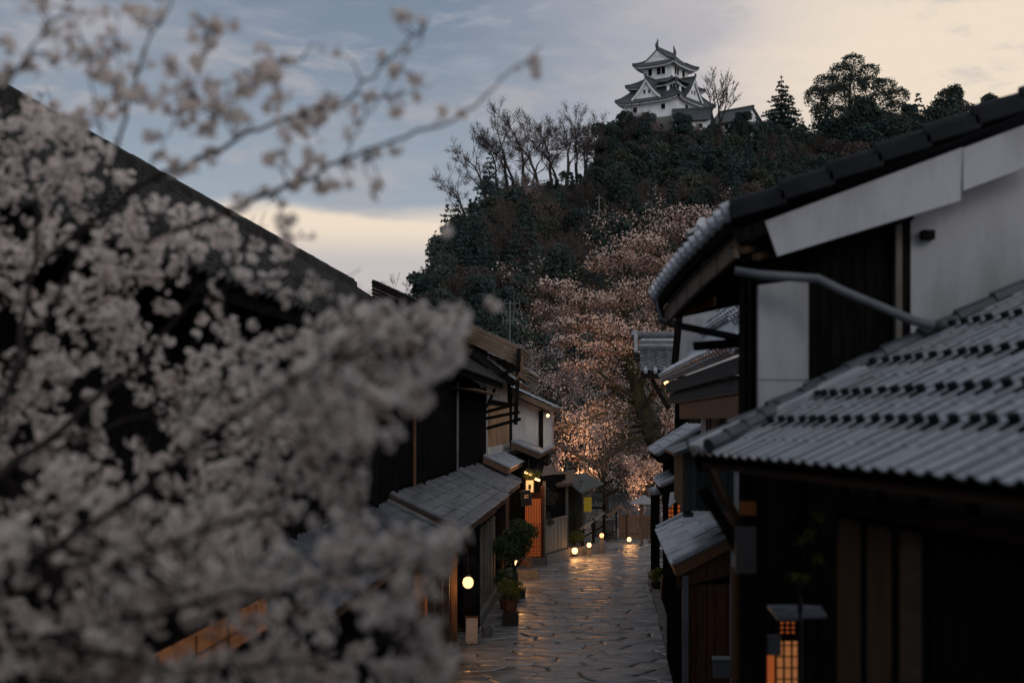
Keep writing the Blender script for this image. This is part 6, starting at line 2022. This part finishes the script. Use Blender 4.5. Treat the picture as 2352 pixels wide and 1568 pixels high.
def near_blossoms():
    rng = random.Random(99)
    root_p = at(-260, 1480, 4.7)
    t = thing('blossoming_cherry', 'blurred white cherry branches in full bloom filling the left foreground', 'tree', (root_p.x, root_p.y, 0))
    limbs = []      # (pts, r0, r1)
    def limb(pts, r0, r1, wob=.03):
        P = [at(*p) for p in pts]
        out = []
        for a, b in zip(P, P[1:]):
            for k in range(4):
                q = a.lerp(b, k / 4)
                q += Vector((rng.gauss(0, 1), rng.gauss(0, 1), rng.gauss(0, 1))) * (wob * .25 if k else 0)
                out.append(q)
        out.append(P[-1])
        n = len(out)
        limbs.append((out, [.46 * (r0 + (r1 - r0) * (i / (n - 1)) ** .7) for i in range(n)]))
    # trunk and scaffold in the lower left, then the visible sprays
    P = [Vector((root_p.x - .15, root_p.y + .1, 0)), Vector((root_p.x - .05, root_p.y, 2.4)), root_p]
    limbs.append((P, [.16, .13, .11]))
    limb([(-260, 1480, 4.7), (-120, 1150, 5.0), (20, 900, 5.4), (60, 700, 5.6), (90, 480, 5.6), (40, 330, 5.5)], .06, .012)
    limb([(-120, 1150, 5.0), (100, 1020, 5.2), (300, 860, 5.3), (430, 700, 5.2), (560, 560, 5.0), (650, 540, 4.9)], .045, .006)
    limb([(20, 900, 5.4), (150, 640, 5.3), (240, 450, 5.0), (290, 270, 4.9), (330, 120, 4.9), (400, -20, 4.9)], .028, .006)
    limb([(100, 600, 5.3), (300, 440, 5.1), (420, 385, 5.0), (545, 318, 4.9), (640, 275, 4.9), (770, 245, 4.9), (860, 178, 4.9), (935, 95, 4.9), (985, 45, 4.9)], .026, .005)
    limb([(330, 560, 5.0), (540, 475, 4.9), (660, 425, 4.8), (780, 372, 4.8), (900, 325, 4.8), (1040, 278, 4.8), (1130, 205, 4.8), (1190, 150, 4.8), (1245, 105, 4.8)], .024, .004)
    limb([(780, 372, 4.8), (830, 285, 4.8), (880, 215, 4.8), (930, 130, 4.8), (970, 90, 4.8)], .010, .003)
    limb([(690, 262, 4.9), (800, 225, 4.9), (930, 215, 4.9), (1000, 190, 4.9)], .008, .003)
    limb([(545, 318, 4.9), (490, 250, 4.9), (540, 170, 4.9), (640, 140, 4.9), (690, 140, 4.9)], .007, .003)
    limb([(-40, 260, 4.6), (30, 170, 4.6), (95, 85, 4.6), (170, -10, 4.6)], .013, .006)
    limb([(240, 300, 4.9), (215, 215, 4.9), (200, 130, 4.9), (165, 20, 4.9)], .008, .003)
    limb([(290, 270, 4.9), (275, 170, 4.9), (265, 90, 4.9), (290, -10, 4.9)], .007, .003)
    limb([(300, 440, 5.0), (350, 360, 4.9), (400, 280, 4.9), (440, 220, 4.9), (480, 110, 4.9), (470, 50, 4.9)], .009, .003)
    limb([(-260, 1480, 4.7), (0, 1330, 4.4), (250, 1180, 4.1), (480, 1000, 3.9), (700, 860, 3.7), (900, 770, 3.5), (1060, 700, 3.4)], .035, .006)
    limb([(0, 1330, 4.4), (260, 1290, 4.0), (520, 1200, 3.8), (720, 1120, 3.6), (850, 1060, 3.5)], .025, .005)
    limb([(-260, 1480, 4.7), (100, 1460, 4.0), (400, 1400, 3.7), (700, 1340, 3.5), (900, 1290, 3.4), (1060, 1250, 3.3)], .03, .005)
    limb([(100, 1460, 4.0), (400, 1540, 3.7), (700, 1520, 3.5), (950, 1440, 3.4), (1020, 1390, 3.4)], .02, .004)
    limb([(250, 1180, 4.1), (420, 1060, 4.4), (620, 960, 4.6), (800, 880, 4.6)], .016, .004)
    limb([(100, 1020, 5.2), (250, 980, 5.4), (400, 930, 5.5), (600, 800, 5.4)], .016, .004)
    limb([(430, 700, 5.2), (580, 640, 5.1), (720, 640, 5.0), (850, 700, 4.9)], .012, .004)
    mb = MB()
    for pts, rad in limbs:
        mb.tube(pts, rad, 6)
    samples = [(q, r) for pts, rad in limbs for q, r in zip(pts, rad)]
    S = np.array([tuple(q) for q, r in samples])
    poly = [(-60, 230), (70, 215), (150, 235), (230, 300), (300, 385), (420, 455), (520, 500), (640, 560), (720, 640), (850, 700), (980, 700), (1075, 690), (1085, 740), (1040, 830), (950, 960), (905, 1010),
            (850, 1090), (830, 1180), (870, 1230), (960, 1220), (1085, 1235), (1080, 1280), (1000, 1330), (985, 1400), (1000, 1480), (1070, 1520), (1000, 1600), (-60, 1600)]
    def inside(x, y):
        c = False
        for i in range(len(poly)):
            (x1, y1), (x2, y2) = poly[i], poly[i - 1]
            if (y1 > y) != (y2 > y) and x < (x2 - x1) * (y - y1) / (y2 - y1) + x1: c = not c
        return c
    meshes = [flower_cluster_mesh(rng, rng.randint(3, 6), rng.uniform(.020, .030)) for _ in range(10)]
    small = [flower_cluster_mesh(rng, rng.randint(1, 3), .014) for _ in range(5)]
    def depth(u, v):
        f = min(1, max(0, (u - 380) / 500)) * min(1, max(0, (v - 560) / 300))
        f = max(f, .80 * min(1, max(0, (v - 950) / 350)))
        return 6.9 - 3.0 * f
    spots = []
    sprays = []
    tries = 0
    while len(spots) < 3300 and tries < 90000:
        tries += 1
        u, v = rng.uniform(-50, 1090), rng.uniform(210, 1600)
        if not inside(u, v): continue
        g = noise.noise(Vector((u * .0055, v * .0065, 1.7))) * .8 + noise.noise(Vector((u * .016, v * .018, 4.2))) * .9
        dens = .62
        if v > 780 and u < 420: dens = .80
        if 320 < u < 600 and 1440 < v < 1515: dens = .02
        if v < 620: dens = .78
        if 560 < u < 1000 and 820 < v < 1120: dens = .92
        if 500 < u < 760 and 640 < v < 850: dens = .36
        if 150 < u < 480 and 640 < v < 1000: dens = .50
        if v > 1060: dens = .74
        if 270 < u < 640 and 1400 < v < 1525: dens = .02
        if rng.random() > dens - .06 + g * 1.4: continue
        # a short flowering twig: blossoms strung along it
        Y = max(3.2, depth(u, v) + rng.gauss(0, .45))
        a = at(u, v, Y)
        d = Vector((rng.gauss(.25, .8), rng.gauss(0, .5), rng.gauss(.35, .7))).normalized()
        L = rng.uniform(.08, .22)
        b = a + d * L
        sprays.append((a - d * .06, b))
        m = rng.randint(2, 5)
        for k in range(m):
            q = a.lerp(b, (k + rng.random() * .6) / m) + Vector((rng.gauss(0, .013), rng.gauss(0, .013), rng.gauss(0, .013)))
            uu = U0 + q.x * F / q.y; vv = V0 - (q.z - EYE) * F / q.y
            if 320 < uu < 600 and 1448 < vv < 1506 and rng.random() < .8: continue
            if inside(uu, vv): spots.append((q, 0 if rng.random() < .52 else 1))
    # sparse blossoms along the free sprays against the sky
    for pts, rad in limbs:
        for a, b in zip(pts, pts[1:]):
            uu = U0 + a.x * F / a.y; vv = V0 - (a.z - EYE) * F / a.y
            if vv < 560 and not inside(uu, vv) and -40 < uu < 1300:
                dens = 2.2 if uu < 780 else 1.5
                k = int(dens * rng.random() + .35)
                for _ in range(k):
                    q = a.lerp(b, rng.random()) + Vector((rng.gauss(0, .034), rng.gauss(0, .04), rng.gauss(0, .034)))
                    spots.append((q, 0 if rng.random() < (.5 if uu < 800 else .22) else 1))
    # hand-placed blossom heads that the photograph shows in the sky
    for u, v, s in ((515, 55, 0), (500, 75, 0), (310, 30, 0), (330, 55, 0), (535, 240, 0), (545, 215, 0), (500, 265, 0), (470, 290, 0), (640, 270, 0), (700, 300, 0), (715, 350, 0), (660, 330, 0), (640, 350, 0), (20, 120, 0), (10, 160, 0), (180, 120, 1),
                    (225, 165, 0), (240, 170, 0), (430, 190, 0), (590, 150, 0), (620, 165, 0), (740, 105, 1), (760, 120, 1), (730, 260, 0), (1020, 530, 1), (650, 510, 0), (680, 545, 0), (1140, 700, 0), (700, 400, 0), (430, 380, 1), (490, 390, 1),
                    (900, 340, 1), (800, 420, 1), (870, 430, 0), (400, 150, 0), (380, 140, 0), (930, 50, 0), (70, 20, 1), (350, 250, 0), (410, 240, 0), (420, 210, 0), (450, 250, 0)):
        spots.append((at(u, v, 4.8) + Vector((rng.gauss(0, .012), 0, rng.gauss(0, .012))), s))
        if s == 0: spots.append((at(u, v, 4.8) + Vector((rng.gauss(0, .03), rng.gauss(0, .03), rng.gauss(0, .03))), rng.randint(0, 1)))
    for a, b in sprays:
        mb.tube([a, a.lerp(b, .5) + Vector((0, 0, .006)), b], [.0035, .003, .002], 3, cap=False)
    # twigs joining the blossoms to the limbs
    nodes = S
    for q, k in spots:
        dd = np.sum((nodes - np.array(tuple(q))) ** 2, axis=1)
        i = int(np.argmin(dd))
        if dd[i] > .22 ** 2: continue
        a = Vector(nodes[i])
        if (a - q).length < .02: continue
        mid = a.lerp(q, .5) + Vector((rng.gauss(0, .015), rng.gauss(0, .015), rng.gauss(0, .015)))
        mb.tube([a, mid, q], [.004, .003, .0022], 3, cap=False)
    mb.build('branches', TWIG, t)
    spots.sort(key=lambda s: (s[0] - cam.location).length)
    me_big = [m.mesh('blossom_cluster', [PETAL, CALYX]) for m in meshes]
    me_small = [m.mesh('blossom', [PETAL, CALYX]) for m in small]
    rest = MB()
    for k, (q, sm) in enumerate(spots):
        rot = Matrix.Rotation(rng.uniform(0, 6.28), 3, Vector((rng.gauss(0, 1), rng.gauss(0, 1), rng.gauss(0, 1))).normalized())
        s = rng.uniform(.85, 1.25)
        if k < 300:
            inst('blossom_cluster' if not sm else 'blossom', rng.choice(me_small if sm else me_big), Matrix.Translation(q) @ (rot * s).to_4x4(), t)
        else:
            src = rng.choice(small if sm else meshes)
            v = np.array(src.v) @ (np.array(rot).T * s) + np.array(tuple(q))
            n = len(rest.v)
            rest.v.extend(map(tuple, v.tolist()))
            rest.f.extend([tuple(i + n for i in f) for f in src.f])
            rest.mi.extend(src.mi)
    rest.build('blossoms', [PETAL, CALYX], t, kind='stuff')
near_blossoms()
